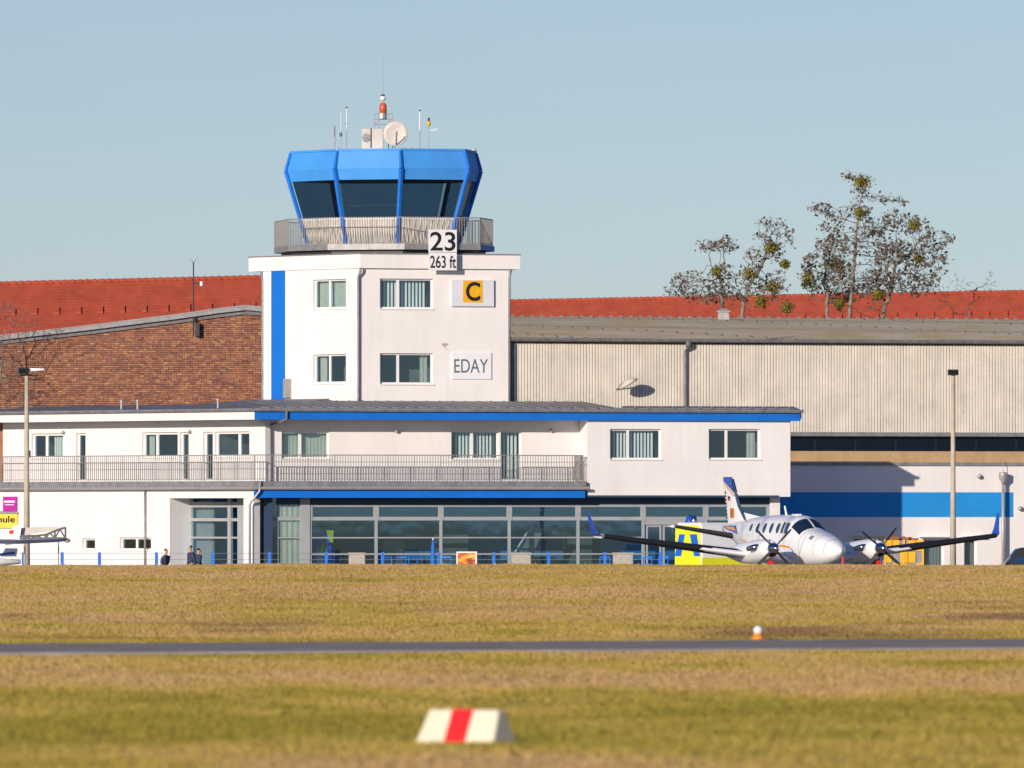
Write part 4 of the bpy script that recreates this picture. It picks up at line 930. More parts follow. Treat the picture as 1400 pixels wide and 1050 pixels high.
# ------------------------------------------------------------------ trees
def grow(base, trunk, blobs, natt, step, kill, infl, Y0, seed, depth=1.6):
    """space colonisation towards points scattered through crown blobs given as (px,py,rx,ry,weight)"""
    r = np.random.default_rng(seed); W_ = np.array([b[4] for b in blobs], float); W_ /= W_.sum(); A = []
    for i in range(natt):
        b = blobs[r.choice(len(blobs), p=W_)]
        while True:
            q = r.uniform(-1, 1, 3)
            if (q**2).sum() < 1: break
        p = pt(b[0]+q[0]*b[2], b[1]+q[1]*b[3], Y0); A.append((p.x, p.y+q[2]*b[2]*Y0/F*1.1, p.z))
    A = np.array(A); P = [np.array(base, float)]; par = [-1]
    for t in trunk:
        d = np.array(t, float)-P[-1]; n = max(1, int(np.linalg.norm(d)/step)); s = P[-1].copy(); k = len(P)-1
        for i in range(1, n+1): P.append(s+d*i/n+r.normal(0, step*.12, 3)); par.append(k); k = len(P)-1
    P = np.array(P); dm = np.full(len(A), 1e9); jn = np.zeros(len(A), int)
    def upd(lo):
        nonlocal dm, jn
        d = np.linalg.norm(A[:, None]-P[None, lo:], axis=2); k = d.argmin(1); v = d[np.arange(len(A)), k]; b_ = v < dm
        jn = np.where(b_, k+lo, jn); dm = np.where(b_, v, dm)
    upd(0)
    for it in range(160):
        ok = (dm < infl) & (dm > kill)
        if not ok.any(): break
        dirs = (A-P[jn])/dm[:, None]; acc = np.zeros((len(P), 3)); np.add.at(acc, jn[ok], dirs[ok]); ks = np.unique(jn[ok])
        v = acc[ks]; v /= np.linalg.norm(v, axis=1)[:, None]+1e-9; v += r.normal(0, .28, v.shape); v /= np.linalg.norm(v, axis=1)[:, None]
        newp = P[ks]+v*step; dd = np.array([np.min(((P-p)**2).sum(1)) for p in newp]); good = dd > (step*.4)**2
        if not good.any(): break
        lo = len(P); P = np.vstack([P, newp[good]]); par += list(ks[good]); upd(lo)
    n = len(P); ch = [[] for _ in range(n)]
    for i in range(1, n): ch[par[i]].append(i)
    rad = np.zeros(n)
    for i in range(n-1, -1, -1): rad[i] = .017 if not ch[i] else (sum(rad[c]**2.3 for c in ch[i])**(1/2.3))+.0006
    return P, par, ch, rad
def tree(name, label, base, trunk, blobs, natt, Y0, seed, leafm, leafn, leafs, step=.24, kill=.26, mist=(), group='winter trees behind the hangar', twigm='bark', spread=.17, rmax=.13, cat='tree', leafname='seed_clusters'):
    blobs = list(blobs)+[(m_[0], m_[1], m_[2]*1.2, m_[2]*1.2, .12) for m_ in mist]
    P, par, ch, rad = grow(base, trunk, blobs, natt, step, kill, 6.0, Y0, seed); rad = rad*min(1, rmax/rad[0]) if rad[0] > rmax else rad
    t = thing(name, tuple(base), label, cat, group)
    tr, tw = MB(), MB()
    for i in range(1, len(P)):
        m = tr if rad[i] > .045 else tw; n_ = 7 if rad[i] > .045 else 3
        m.tube([P[par[i]], P[i]], [min(rad[par[i]], rad[i]*1.5), rad[i]], n_, cap=False)
    tr.build('trunk', M['bark'], t, smooth=True); tw.build('branches', M[twigm], t, kind='stuff')
    r = random.Random(seed+5); lf = MB(); tips = [i for i in range(len(P)) if not ch[i]]
    tk = MB()
    for i in tips:      # fine twigs past each tip
        for k in range(3):
            d = Vector(P[i]-P[par[i]]).normalized()+Vector((r.gauss(0, .6), r.gauss(0, .6), r.gauss(0, .5))); d.normalize(); p = Vector(P[i])
            a_ = d.cross(Vector((0, 1, 0))).normalized()*.011; e = p+d*r.uniform(.15, .45); tk.add([p-a_, p+a_, e], [(0, 1, 2)])
    tk.build('twigs', M[twigm], t, kind='stuff')
    if leafn:
        for i in tips:
            if r.random() > leafn[1]: continue
            for k in range(r.randint(1, leafn[0])):
                c = Vector(P[i])+Vector((r.gauss(0, spread), r.gauss(0, spread), r.gauss(0, spread*.8)-.05)); s = leafs*r.uniform(.5, 1.4)
                a = Vector((r.gauss(0, 1), r.gauss(0, 1), r.gauss(0, 1))).normalized(); b_ = a.cross(Vector((r.gauss(0, 1), r.gauss(0, 1), r.gauss(0, 1)))).normalized()
                lf.add([c-a*s, c+b_*s*.6, c+a*s, c-b_*s*.6], [(0, 1, 2, 3)])
        lf.build(leafname, M[leafm], t, kind='stuff')
    for (px, py, rr) in mist:
        c = pt(px, py, Y0-.4); R__ = rr*Y0/F; mb = MB()
        for k in range(int(240+rr*26)):
            v = Vector((r.gauss(0, 1), r.gauss(0, 1), r.gauss(0, 1))).normalized()*R__*r.random()**.55; v.z *= .9; q_ = c+v*r.uniform(.8, 1.35); s = r.uniform(.035, .09)
            a = Vector((r.gauss(0, 1), r.gauss(0, 1), r.gauss(0, 1))).normalized(); b_ = a.cross(v).normalized() if a.cross(v).length > .01 else Vector((1, 0, 0))
            mb.add([q_-a*s, q_+b_*s*.5, q_+a*s, q_-b_*s*.5], [(0, 1, 2, 3)])
        mb.build('mistletoe', M['mistletoe'], t, kind='stuff')
YT = 545
pT = lambda px, py, d=0: tuple(pt(px, py, YT+d))
def tb(px): p = pt(px, 425, YT); return (p.x, p.y, 0)
tree('bare_tree', 'low spreading winter tree with dark pod clusters, leftmost above the hangar roof', tb(988), [pT(989, 440), pT(986, 395), pT(982, 372)],
     [(983, 335, 27, 9, 2.2), (945, 382, 30, 12, 2), (965, 400, 38, 14, 2.2), (925, 395, 16, 10, .8), (990, 375, 18, 20, 1.2), (1003, 405, 18, 14, 1)], 1100, YT, 11, 'leafdark', (9, .9), .115, mist=((979, 371, 8),))
tree('bare_tree', 'second winter tree with yellow mistletoe balls, just right of the roof ventilator', tb(1014), [pT(1014, 430), pT(1022, 390), pT(1040, 365), pT(1052, 340)],
     [(1052, 305, 20, 8, 1.2), (1070, 318, 15, 9, .9), (1042, 322, 10, 9, .7), (1055, 340, 18, 14, 1), (1030, 352, 16, 12, .8), (1028, 385, 28, 20, 1.5), (1060, 390, 24, 24, 1.5), (1082, 328, 6, 8, .3)], 1100, YT-3, 12, 'leafdark', (8, .85), .11, mist=((1055, 340, 11), (1026, 375, 11), (1057, 393, 13), (1073, 361, 7), (1040, 412, 9), (1076, 420, 9)))
tree('bare_tree', 'tallest winter tree, pale trunk and a round mistletoe at its very top', tb(1160), [pT(1162, 430), pT(1166, 380), pT(1170, 330), pT(1176, 275), pT(1180, 262)],
     [(1162, 240, 14, 7, .8), (1180, 268, 14, 10, .5), (1125, 285, 16, 9, 1.1), (1140, 305, 18, 14, 1.2), (1168, 290, 22, 12, 1.4), (1205, 272, 22, 7, .7), (1232, 275, 10, 8, .5), (1190, 315, 28, 20, 1.6), (1205, 350, 30, 20, 1.4), (1150, 335, 28, 18, 1.4), (1185, 385, 26, 22, 1.3), (1150, 375, 20, 20, .8)], 2100, YT, 13, 'leafdark', (9, .9), .11, mist=((1178, 250, 14), (1176, 292, 9)))
tree('bare_tree', 'broad winter tree with dark pod clusters, rightmost of the group behind the hangar', tb(1212), [pT(1206, 435), pT(1218, 395), pT(1226, 360)],
     [(1222, 300, 20, 12, 1.1), (1250, 310, 22, 14, 1.2), (1262, 335, 24, 16, 1.6), (1292, 325, 11, 10, 1.0), (1235, 345, 30, 20, 2), (1265, 372, 24, 20, 1.6), (1255, 390, 26, 14, 1.2), (1218, 380, 24, 18, 1.2), (1195, 385, 20, 20, .8), (1215, 350, 22, 24, 1.0), (1280, 350, 18, 18, .8)], 2200, YT-3, 14, 'leafdark', (9, .9), .1155, mist=((1250, 308, 10), (1255, 353, 7), (1200, 402, 9), (1148, 415, 8)))
tree('leafy_shrub', 'dense brown-leaved young tree left of the tallest tree', tb(1128), [pT(1130, 430), pT(1132, 400)],
     [(1132, 345, 20, 22, 1.6), (1142, 375, 26, 26, 2), (1115, 385, 16, 24, 1), (1105, 360, 12, 14, .5), (1150, 400, 26, 20, 1.2)], 1300, YT+3, 15, 'leafbrown', (11, 1.0), .115, mist=((1142, 362, 13), (1106, 385, 12), (1147, 366, 8)), twigm='twig', rmax=.12, leafname='leaves')
tree('thin_saplings', 'fine bare saplings poking over the red roof, right of the tree group', tb(1330), [pT(1325, 425)],
     [(1285, 400, 12, 30, .8), (1310, 392, 10, 22, .6), (1330, 400, 10, 20, .6), (1352, 390, 9, 24, .7), (1100, 340, 8, 20, .1)][:4], 260, YT+5, 16, None, None, 0, twigm='twig', rmax=.05, step=.24, cat='saplings')
tree('bare_shrub', 'leafless dark twiggy tree at the left edge in front of the brick gable', (*pt(-6, 600, 476)[:2], 0), [tuple(pt(-4, 560, 476)), tuple(pt(2, 500, 476))],
     [(10, 430, 26, 22, 1.4), (32, 440, 22, 16, 1), (8, 475, 24, 24, 1.4), (5, 515, 26, 26, 1.6), (18, 545, 18, 14, .8), (-25, 470, 25, 50, 1)], 800, 476, 17, None, None, 0, twigm='twig', rmax=.07, step=.24, kill=.28, group='bare shrubs by the brick gable')

# ------------------------------------------------------------------ lamp posts
def lamp(name, px, Yp, ytop, r0, r1, label, heads, group='lamp posts along the apron'):
    b0 = pt(px, ytop, Yp); t = thing(name, (b0.x, Yp, 0), label, 'lamp post', group)
    MB().tube([(b0.x, Yp, -.02), (b0.x, Yp, b0.z*.45), (b0.x, Yp, b0.z)], [r0, (r0+r1)/2, r1], 12).build('pole', M['pole'], t, smooth=True)
    return t, b0
t, p = lamp('lamp_post', 36.5, 415, 514, .15, .085, 'tall beige lamp post with two floodlights, at the far left before the white wing', 0)
MB().tube([(p.x-.3, 415, p.z+.03), (p.x+.5, 415, p.z+.03)], .04, 6).build('crossarm', M['dark'], t)
h_ = MB().box(p.x-.36, p.x+.10, 414.75, 415.1, p.z+.08, p.z+.34).build('floodlight', M['dark'], t, bevel=.02)
MB().box(p.x-.32, p.x+.06, 414.73, 414.748, p.z+.11, p.z+.31).build('lens', M['pane_cab'], h_)
MB().rings([[(p.x+.12, 414.9, p.z+.20), (p.x+.12, 415.3, p.z+.20), (p.x+.12, 415.3, p.z+.33), (p.x+.12, 414.9, p.z+.33)], [(p.x+.74, 414.8, p.z+.25), (p.x+.74, 415.2, p.z+.25), (p.x+.74, 415.2, p.z+.30), (p.x+.74, 414.8, p.z+.30)]]).build('floodlight', M['sign_white'], t, label='pale flat floodlight pointing right')
MB().box(p.x+.09, p.x+.17, 414.8, 415.0, 3.3+75*415/F, 3.3+84*415/F).build('socket_box', M['dark'], t)
t, p = lamp('lamp_post', 1303, 425, 515, .14, .08, 'tall beige lamp post with one floodlight, before the corrugated hangar wall', 0)
MB().tube([(p.x, 425, p.z), (p.x, 425, p.z+.12)], .09, 8).build('bracket', M['sign_white'], t)
h_ = MB().box(p.x-.23, p.x+.23, 424.75, 425.15, p.z+.06, p.z+.31).build('floodlight', M['dark'], t, bevel=.02)
MB().box(p.x-.2, p.x+.2, 424.73, 424.748, p.z+.1, p.z+.27).build('lens', M['pane_cab'], h_)
LP = H.off(-.30); s_ = LP.s_(1371.5); p = LP.P(s_, LP.z_(1371, 662))
t = thing('wall_lantern', (p.x, p.y, 0), 'short grey lantern post with cup-shaped head beside the end of the blue band', 'lamp post')
MB().tube([(p.x, p.y, 0), (p.x, p.y, p.z)], [.09, .075], 10).build('pole', M['galv'], t, smooth=True)
MB().lathe((p.x, p.y, p.z-.02), [(.07, 0), (.10, .12), (.2, .25), (.215, .52), (.215, .56), (.03, .6)], n=14).build('lantern_head', M['galv'], t, smooth=True)
MB().tube([(p.x, p.y, p.z+.55), (p.x, p.y, p.z+1.1)], .012, 5).build('spike', M['galv'], t)

# ------------------------------------------------------------------ fence before the terminal
YF = 437.0; FP = Plane((0, YF), (1, 0), (0, 1)); fz = CZ+(HY-755)*YF/F
fn = thing('wire_fence', (FP.P(FP.s_(500), 0)[0], YF, 0), 'low wire fence on bright blue posts in front of the terminal', 'fence')
for x in (-20, 32, 85, 136, 214, 291, 368.5, 446, 523, 600, 675, 750, 827, 903):
    c = FP.P(FP.s_(x), 0); MB().box(c.x-.07, c.x+.07, YF-.06, YF+.06, 0, fz).build('post', M['blue'], fn)
for k in range(4):
    z = fz-.05-k*.27; MB().tube([(FP.P(FP.s_(-20), 0).x, YF-.062, z), (FP.P(FP.s_(903), 0).x, YF-.062, z)], .009, 4).build('wire', M['galv'], fn)
wm = MB(); x = FP.P(FP.s_(-20), 0).x; xe = FP.P(FP.s_(903), 0).x
while x < xe: wm.tube([(x, YF-.066, .1), (x, YF-.066, fz-.06)], .005, 3, cap=False); x += .2
wm = MB().tube([(FP.P(FP.s_(-20), 0).x, YF-.07, .12), (xe, YF-.07, .12)], .006, 3); wm.build('bottom_wire', M['galv'], fn)

# planters, chairs, board, parasol, sign boards
def planter(px0, px1, label):
    c = pt((px0+px1)/2, 800, 434.5); w = (px1-px0)/2*434.5/F; zt_ = CZ+(HY-755.5)*434.5/F
    t = thing('planter_box', (c.x, 434.5, 0), label, 'planter', 'pale boxes along the terrace')
    MB().box(c.x-w, c.x+w, 434.2, 434.8, 0, zt_-.06).build('box', M['planter'], t)
    MB().box(c.x-w-.03, c.x+w+.03, 434.15, 434.85, zt_-.06, zt_).build('rim', M['planter'], t)
    for k in range(3): MB().box(c.x-w-.012, c.x+w+.012, 434.18, 434.82, .3+k*.4, .33+k*.4).build('slat', M['pole'], t)
planter(477, 499, 'pale terrace box left of the orange picture board'); planter(699, 725.5, 'pale terrace box between the orange picture board and the propeller plane'); planter(838, 865, 'pale terrace box just left of the propeller plane, under its wing')
c = pt(638, 800, 434); t = thing('picture_board', (c.x, 434, 0), 'white framed board with a glowing orange sunset picture', 'board')
w = .42; zt_ = CZ-55*434/F
for a in (-1, 1): MB().box(c.x+a*w-.03, c.x+a*w+.03, 433.97, 434.03, 0, zt_+.03).build('frame_post', M['trim'], t)
MB().box(c.x-w+.03, c.x+w-.03, 433.97, 434.03, zt_-.03, zt_+.03).build('frame_rail', M['trim'], t)
pm = bpy.data.materials.new('sunset_print'); pm.use_nodes = True; N = pm.node_tree.nodes; L = pm.node_tree.links
tc_ = N.new('ShaderNodeTexCoord'); mp = N.new('ShaderNodeMapping'); mp.inputs['Scale'].default_value = (1.2, 1, 4); nz = N.new('ShaderNodeTexNoise'); nz.inputs['Scale'].default_value = 1.6; rr = N.new('ShaderNodeValToRGB')
for pos, cc in ((.3, (.10, .02, .01, 1)), (.45, (.55, .10, .01, 1)), (.58, (.85, .33, .03, 1)), (.7, (.9, .62, .25, 1))):
    e = rr.color_ramp.elements.new(pos); e.color = cc
rr.color_ramp.elements.remove(rr.color_ramp.elements[0]); rr.color_ramp.elements.remove(rr.color_ramp.elements[-1])
L.new(tc_.outputs['Object'], mp.inputs[0]); L.new(mp.outputs[0], nz.inputs[0]); L.new(nz.outputs[0], rr.inputs[0]); L.new(rr.outputs[0], N['Principled BSDF'].inputs['Base Color'])
MB().box(c.x-w+.031, c.x+w-.031, 433.99, 434.01, .35, zt_-.031).build('picture', pm, t)
c = pt(592, 800, 439); t = thing('folded_parasol', (c.x, 439, 0), 'closed bright blue parasol standing on the terrace', 'parasol')
zt_ = CZ-37*439/F
MB().lathe((c.x, 439, 0), [(.25, 0), (.25, .08), (.03, .1), (.03, zt_+.05)], n=10).build('pole', M['sign_white'], t)
MB().lathe((c.x, 439, .55), [(.05, 0), (.12, .15), (.11, .8), (.08, 1.2), (.035, zt_-.58)], n=9).build('canopy', M['blue'], t)
def chair(px, Yc, rz, label, first=[None]):
    c = pt(px, 800, Yc)
    if first[0] is None:
        t = thing('terrace_chair', (0, 0, 0), label, 'chair', 'blue chairs on the terrace')
        def lb(mb, n): o = mb.build(n, M['blue'], None, loc=(0, 0, 0)); o.parent = t
        lb(MB().box(-.24, .24, -.22, .24, .43, .47), 'seat'); lb(MB().box(-.24, .24, .22, .25, 1.24, 1.32).box(-.24, .24, .22, .25, .95, 1.0).box(-.24, .24, .22, .25, .7, .76), 'backrest')
        for a in (-.22, .22):
            lb(MB().tube([(a, -.2, 0), (a, -.2, .66), (a, .22, .68)], .025, 6), 'leg'); lb(MB().tube([(a, .23, 0), (a, .23, 1.3)], .025, 6), 'leg')
        first[0] = t
    else:
        s = first[0]; t = s.copy(); COL.objects.link(t)
        for ch_ in list(s.children): o = ch_.copy(); COL.objects.link(o); o.parent = t
    t.location = (c.x, Yc, 0); t.rotation_euler = (0, 0, rz); t['label'] = label
for i, (px, Yc, rz, lb_) in enumerate(((530, 440, .2, 'blue terrace chair nearest the wide beige box'), (549, 441, 3.0, 'second blue terrace chair left of the closed parasol'), (568, 440, .5, 'blue terrace chair just left of the closed parasol'),
    (608, 440.5, -.4, 'blue terrace chair between the closed parasol and the orange picture board'), (828, 440, .1, 'blue terrace chair beside the box under the plane wing'), (889, 439.5, 2.6, 'blue terrace chair right of the pale box under the plane wing'), (905, 440.5, -.3, 'blue terrace chair touching the yellow and blue van in view'))): chair(px, Yc, rz, lb_)
Bp = GW.off(-.10)
t = thing('flight_school_sign', tuple(Bp.P(Bp.s_(0), GW.z_(0, 727))), 'magenta and yellow hanging boards with the word ending chule, at the left edge', 'sign')
b = MB(); Bp.pbox(b, -18, 679, 3.8, 699, 0, .06); b.build('panel', M['sign_white'], t)
b = MB(); Bp.pbox(b, 4.2, 679, 22, 699, 0, .06); b.build('panel', M['magenta'], t, label='magenta panel with two lines of pale text')
b = MB(); Bp.pbox(b, -40, 702.5, 23, 722, 0, .06); b.build('panel', M['lemon'], t, label='yellow panel with dark lettering')
b = MB(); Bp.pbox(b, -42, 700, 24, 702, -.02, .07); b.build('rail', M['galv'], t)
text_obj('Flugschule', t, Bp, -38, 705.5, 20.5, 717, 0, M['ink'], bold=.02)
b = MB(); Bp.pbox(b, 5.6, 684.5, 20.2, 687.2, -.004, 0); Bp.pbox(b, 7, 689.5, 19, 690.6, -.004, 0); b.build('faded_lettering', M['sign_white'], t)

# ------------------------------------------------------------------ people
def person(px, Yp, face, hgt, jacket, label, stride=.25, lean=0.05):
    c = pt(px, 800, Yp); t = thing('person', (c.x, Yp, 0), label, 'person'); k = hgt/1.78
    Rz = Matrix.Rotation(face, 3, 'Z')
    def skin(name, V, E_, m, sub=1):
        me = bpy.data.meshes.new(name); me.from_pydata([tuple(Rz @ Vector(v[:3])*k) for v in V], E_, []); o = bpy.data.objects.new(name, me); COL.objects.link(o)
        s = o.modifiers.new('s', 'SKIN'); s.use_smooth_shade = True
        for i, v in enumerate(V): sv = me.skin_vertices[0].data[i]; sv.radius = (v[3]*k, v[4]*k); sv.use_root = (i == 0)
        q_ = o.modifiers.new('u', 'SUBSURF'); q_.levels = sub; q_.render_levels = sub
        dg = bpy.context.evaluated_depsgraph_get(); m2 = bpy.data.meshes.new_from_object(o.evaluated_get(dg)); bpy.data.objects.remove(o)
        m2.materials.clear(); m2.materials.append(m); m2.shade_smooth(); n = bpy.data.objects.new(name, m2); COL.objects.link(n); n.parent = t; return n
    l = lean; s = stride
    V = [(0, 0, .95, .15, .12), (0, -.01, 1.15, .14, .11), (0, -.02-l, 1.35, .17, .12), (0, -.03-l, 1.47, .10, .08), (0, -.04-l, 1.54, .055, .055), (0, -.05-l, 1.60, .07, .08), (0, -.05-l, 1.70, .075, .09), (0, -.04-l, 1.755, .045, .05),
         (-.10, -.02, .86, .095, .10), (-.10, -s*.55, .50, .065, .07), (-.10, -s*.8, .10, .045, .05), (-.10, -s*.8-.16, .04, .045, .035),
         (.10, .02, .86, .095, .10), (.10, s*.3, .50, .065, .07), (.10, s, .12, .045, .05), (.10, s-.14, .04, .045, .035),
         (-.20, -.02-l, 1.42, .07, .07), (-.26, .06-l, 1.16, .05, .05), (-.25, -.08-l, .93, .036, .036), (-.25, -.12-l, .83, .035, .028),
         (.20, -.02-l, 1.42, .07, .07), (.26, .0-l, 1.16, .05, .05), (.25, .10-l, .93, .036, .036), (.25, .12-l, .83, .035, .028)]
    E_ = [(0, 1), (1, 2), (2, 3), (3, 4), (4, 5), (5, 6), (6, 7), (0, 8), (8, 9), (9, 10), (10, 11), (0, 12), (12, 13), (13, 14), (14, 15), (2, 16), (16, 17), (17, 18), (18, 19), (2, 20), (20, 21), (21, 22), (22, 23)]
    skin('body', V, E_, M['skin'])
    J = [(0, 0, .88, .19, .15), (0, -.01, 1.12, .185, .15), (0, -.02-l, 1.34, .205, .15), (0, -.03-l, 1.49, .09, .09), (-.21, -.02-l, 1.42, .095, .09), (-.27, .06-l, 1.16, .07, .07), (-.255, -.07-l, .95, .055, .055), (.21, -.02-l, 1.42, .095, .09), (.27, .0-l, 1.16, .07, .07), (.255, .10-l, .95, .055, .055)]
    skin('jacket', J, [(0, 1), (1, 2), (2, 3), (2, 4), (4, 5), (5, 6), (2, 7), (7, 8), (8, 9)], jacket)
    Tt = [(0, 0, .90, .17, .14)]+[(a[0], a[1], a[2], a[3]+.02, a[4]+.02) for a in (V[8], V[9], V[10], V[12], V[13], V[14])]
    skin('trousers', Tt, [(0, 1), (1, 2), (2, 3), (0, 4), (4, 5), (5, 6)], M['trousers'])
    Hh = [(0, -.02-l, 1.66, .085, .085), (0, -.03-l, 1.73, .09, .10), (0, -.04-l, 1.775, .05, .06)]
    skin('hair', Hh, [(0, 1), (1, 2)], M['hair'])
    hd = MB()
    for a in (-.03, .03): hd.lathe(Rz @ Vector((a, -.135-l, 1.655))*k, [(.004, -.01), (.012, 0), (.004, .01)], n=6)
    e = hd.build('eyes', M['hair'], None, loc=(0, 0, 0)); e.parent = t
    n_ = MB().tube([Rz @ Vector((0, -.128-l, 1.66))*k, Rz @ Vector((0, -.158-l, 1.62))*k], [.010, .016], 6); e = n_.build('nose', M['skin'], None, loc=(0, 0, 0)); e.parent = t
    for sx in (-.25, .25):
        hy = -.12-l if sx < 0 else .12-l; fm = MB()
        for f_ in range(5):
            o_ = (f_-2)*.017; z0_ = .82-(.0 if f_ else -.04); a = Rz @ Vector((sx, hy+o_, z0_))*k; b_ = Rz @ Vector((sx, hy+o_*1.2-.01, z0_-.05))*k; c_ = Rz @ Vector((sx*.97, hy+o_*1.1-.02, z0_-.085-.01*(f_ == 2)))*k
            fm.tube([a, b_, c_], [.010, .009, .007], 5)
        e = fm.build('fingers', M['skin'], None, loc=(0, 0, 0)); e.parent = t
    return t
person(223.5, 432, math.radians(60), 1.70, M['jacket2'], 'person in slate blue jacket with dark hair, walking alone at the left', lean=.1)
person(261, 432, math.radians(-60), 1.84, M['jacket'], 'person in navy jacket looking back, left one of the pair by the entrance', lean=-.02)
person(269, 433.4, math.radians(120), 1.72, M['jacket'], 'person in navy jacket, right one of the pair by the entrance, half hidden', lean=.06)

# ------------------------------------------------------------------ twin-engine aeroplane
TH = math.radians(20.5); NP = Vector(((1150-700)*348/F, 348.0, .10))
KA = thing('twin_propeller_plane', tuple(NP), 'white twin-engine propeller plane with blue fin tip and black wing edges, nose towards the right', 'aeroplane'); KA.rotation_euler = (0, 0, TH-math.pi/2)
def lb(mb, name, m, parent=KA, **k):
    o = mb.build(name, m, None, loc=(0, 0, 0), **k); o.parent = parent; return o
FX = [-11.2, -10.7, -10.0, -9.0, -8.0, -7.0, -6.0, -4.5, -3.6, -3.3, -3.0, -2.7, -2.45, -2.2, -1.8, -1.2, -.7, -.35, -.12, -.02, 0]
FT = [2.72, 2.78, 2.84, 2.92, 3.0, 3.06, 3.09, 3.10, 3.08, 3.02, 2.92, 2.77, 2.63, 2.56, 2.50, 2.38, 2.25, 2.12, 1.98, 1.88, 1.85]
FB = [2.52, 2.36, 2.15, 1.86, 1.6, 1.36, 1.24, 1.2, 1.2, 1.2, 1.2, 1.21, 1.22, 1.23, 1.26, 1.32, 1.41, 1.52, 1.66, 1.76, 1.80]
FW = [.05, .14, .25, .42, .57, .68, .72, .73, .73, .725, .72, .71, .70, .685, .65, .55, .43, .31, .17, .06, .02]
def S(x, a, g=0.0):
    t, b_, w_ = np.interp(x, FX, FT), np.interp(x, FX, FB), np.interp(x, FX, FW); ca, sa_ = math.cos(a), math.sin(a)
    e = .88; ca = math.copysign(abs(ca)**e, ca); sa_ = math.copysign(abs(sa_)**e, sa_)
    return (x, (w_+g)*ca, (t+b_)/2+((t-b_)/2+g)*sa_)
xsf = sorted(set(list(np.arange(-11.2, -3.4, .4))+FX))
lb(MB().rings([[S(x, 2*math.pi*j/36) for j in range(36)] for x in xsf]), 'fuselage', M['white_gloss'], smooth=True)
def patch(x0, x1, a0, a1, g=.012, n=8, th=True, oval=False, sk=0.0):
    mb = MB(); R1 = []
    if oval:
        xc, ac = (x0+x1)/2, (a0+a1)/2; c = S(xc, ac, g); V = [c]+[S(xc+(x1-x0)/2*math.cos(t), ac+(a1-a0)/2*math.sin(t), g) for t in np.linspace(0, 2*math.pi, 18, endpoint=False)]
        V2 = [S(xc+(x1-x0)/2*math.cos(t), ac+(a1-a0)/2*math.sin(t), -.01) for t in np.linspace(0, 2*math.pi, 18, endpoint=False)]
        return mb.add(V+V2, [(0, 1+i, 1+(i+1) % 18) for i in range(18)]+[(1+i, 19+i, 19+(i+1) % 18, 1+(i+1) % 18) for i in range(18)])
    V = []
    for i in range(n+1):
        for j in range(n+1):
            a = a0+(a1-a0)*j/n; V.append(S(x0+(x1-x0)*i/n+sk*(j/n), a, g))
    return mb.add(V, [(i*(n+1)+j, i*(n+1)+j+1, (i+1)*(n+1)+j+1, (i+1)*(n+1)+j) for i in range(n) for j in range(n)])
dg_ = math.radians
for a0, a1 in ((36, 88), (92, 144)): lb(patch(-2.42, -3.10, dg_(a0), dg_(a1), sk=-.06), 'windshield', M['pane_cab'], smooth=True); lb(patch(-2.42, -3.10, dg_(a0), dg_(a1), g=.006, sk=-.06), 'windshield_surround', M['navy'], smooth=True)
for sd_ in (0, 1):
    m_ = lambda a: dg_(180-a) if sd_ else dg_(a)
    for x, w_, hh in ((-4.3, .15, 13), (-4.95, .15, 13), (-5.6, .15, 13), (-6.3, .15, 13), (-7.0, .13, 11)): lb(patch(x-w_, x+w_, m_(28-hh), m_(28+hh), g=.01, oval=True), 'cabin_window', M['navy'])
    for x, w_ in ((-3.50, .14), (-3.85, .10)): lb(patch(x-w_, x+w_, m_(16), m_(44), g=.01, n=5), 'side_window', M['navy'])
    lb(patch(-3.0, -8.2, m_(-9), m_(-5), g=.006, n=14), 'stripe', M['tail_orange']);
    lb(patch(-8.6, -10.6, m_(4), m_(34), g=.010, n=10, sk=-.5), 'stripe', M['tail_blue']); lb(patch(-8.9, -10.4, m_(12), m_(26), g=.016, n=10, sk=-.4), 'stripe', M['tail_orange'])
for xx_ in (-.62, -1.25, -2.3, -4.0, -6.7, -8.3): lb(patch(xx_, xx_-.018, dg_(-20), dg_(200), g=.004, n=24), 'panel_seam', M['zinc'])
lb(patch(-1.50, -1.72, dg_(128), dg_(146), g=.008), 'nose_panel', M['zinc'])
def naca(t, n=12):
    xs_ = [(1-math.cos(math.pi*i/n))/2 for i in range(n+1)]; f = lambda x: 5*t*(.2969*x**.5-.126*x-.3516*x*x+.2843*x**3-.1036*x**4)
    return [(x, f(x)) for x in reversed(xs_)]+[(x, -f(x)*.75) for x in xs_[1:-1]]
def wing(secs, name, m, parent=KA, frac=None, g=0, vert=False, **k):
    """secs: (xLE, span position y, z, chord, thickness)"""
    rs_ = []
    for xl, y, z, c, t in secs:
        P_ = naca(t, 14)
        if frac: P_ = [(min(x, frac), zz) for x, zz in P_]
        if vert: rs_.append([(xl-x*c+g*(1-x), y+zz*c*(1+g*4), z) for x, zz in P_])
        else: rs_.append([(xl-x*c+g*(1-min(1, x*4)), y, z+zz*c*(1+g*5)) for x, zz in P_])
    return lb(MB().rings(rs_), name, m, parent, smooth=False, **k)
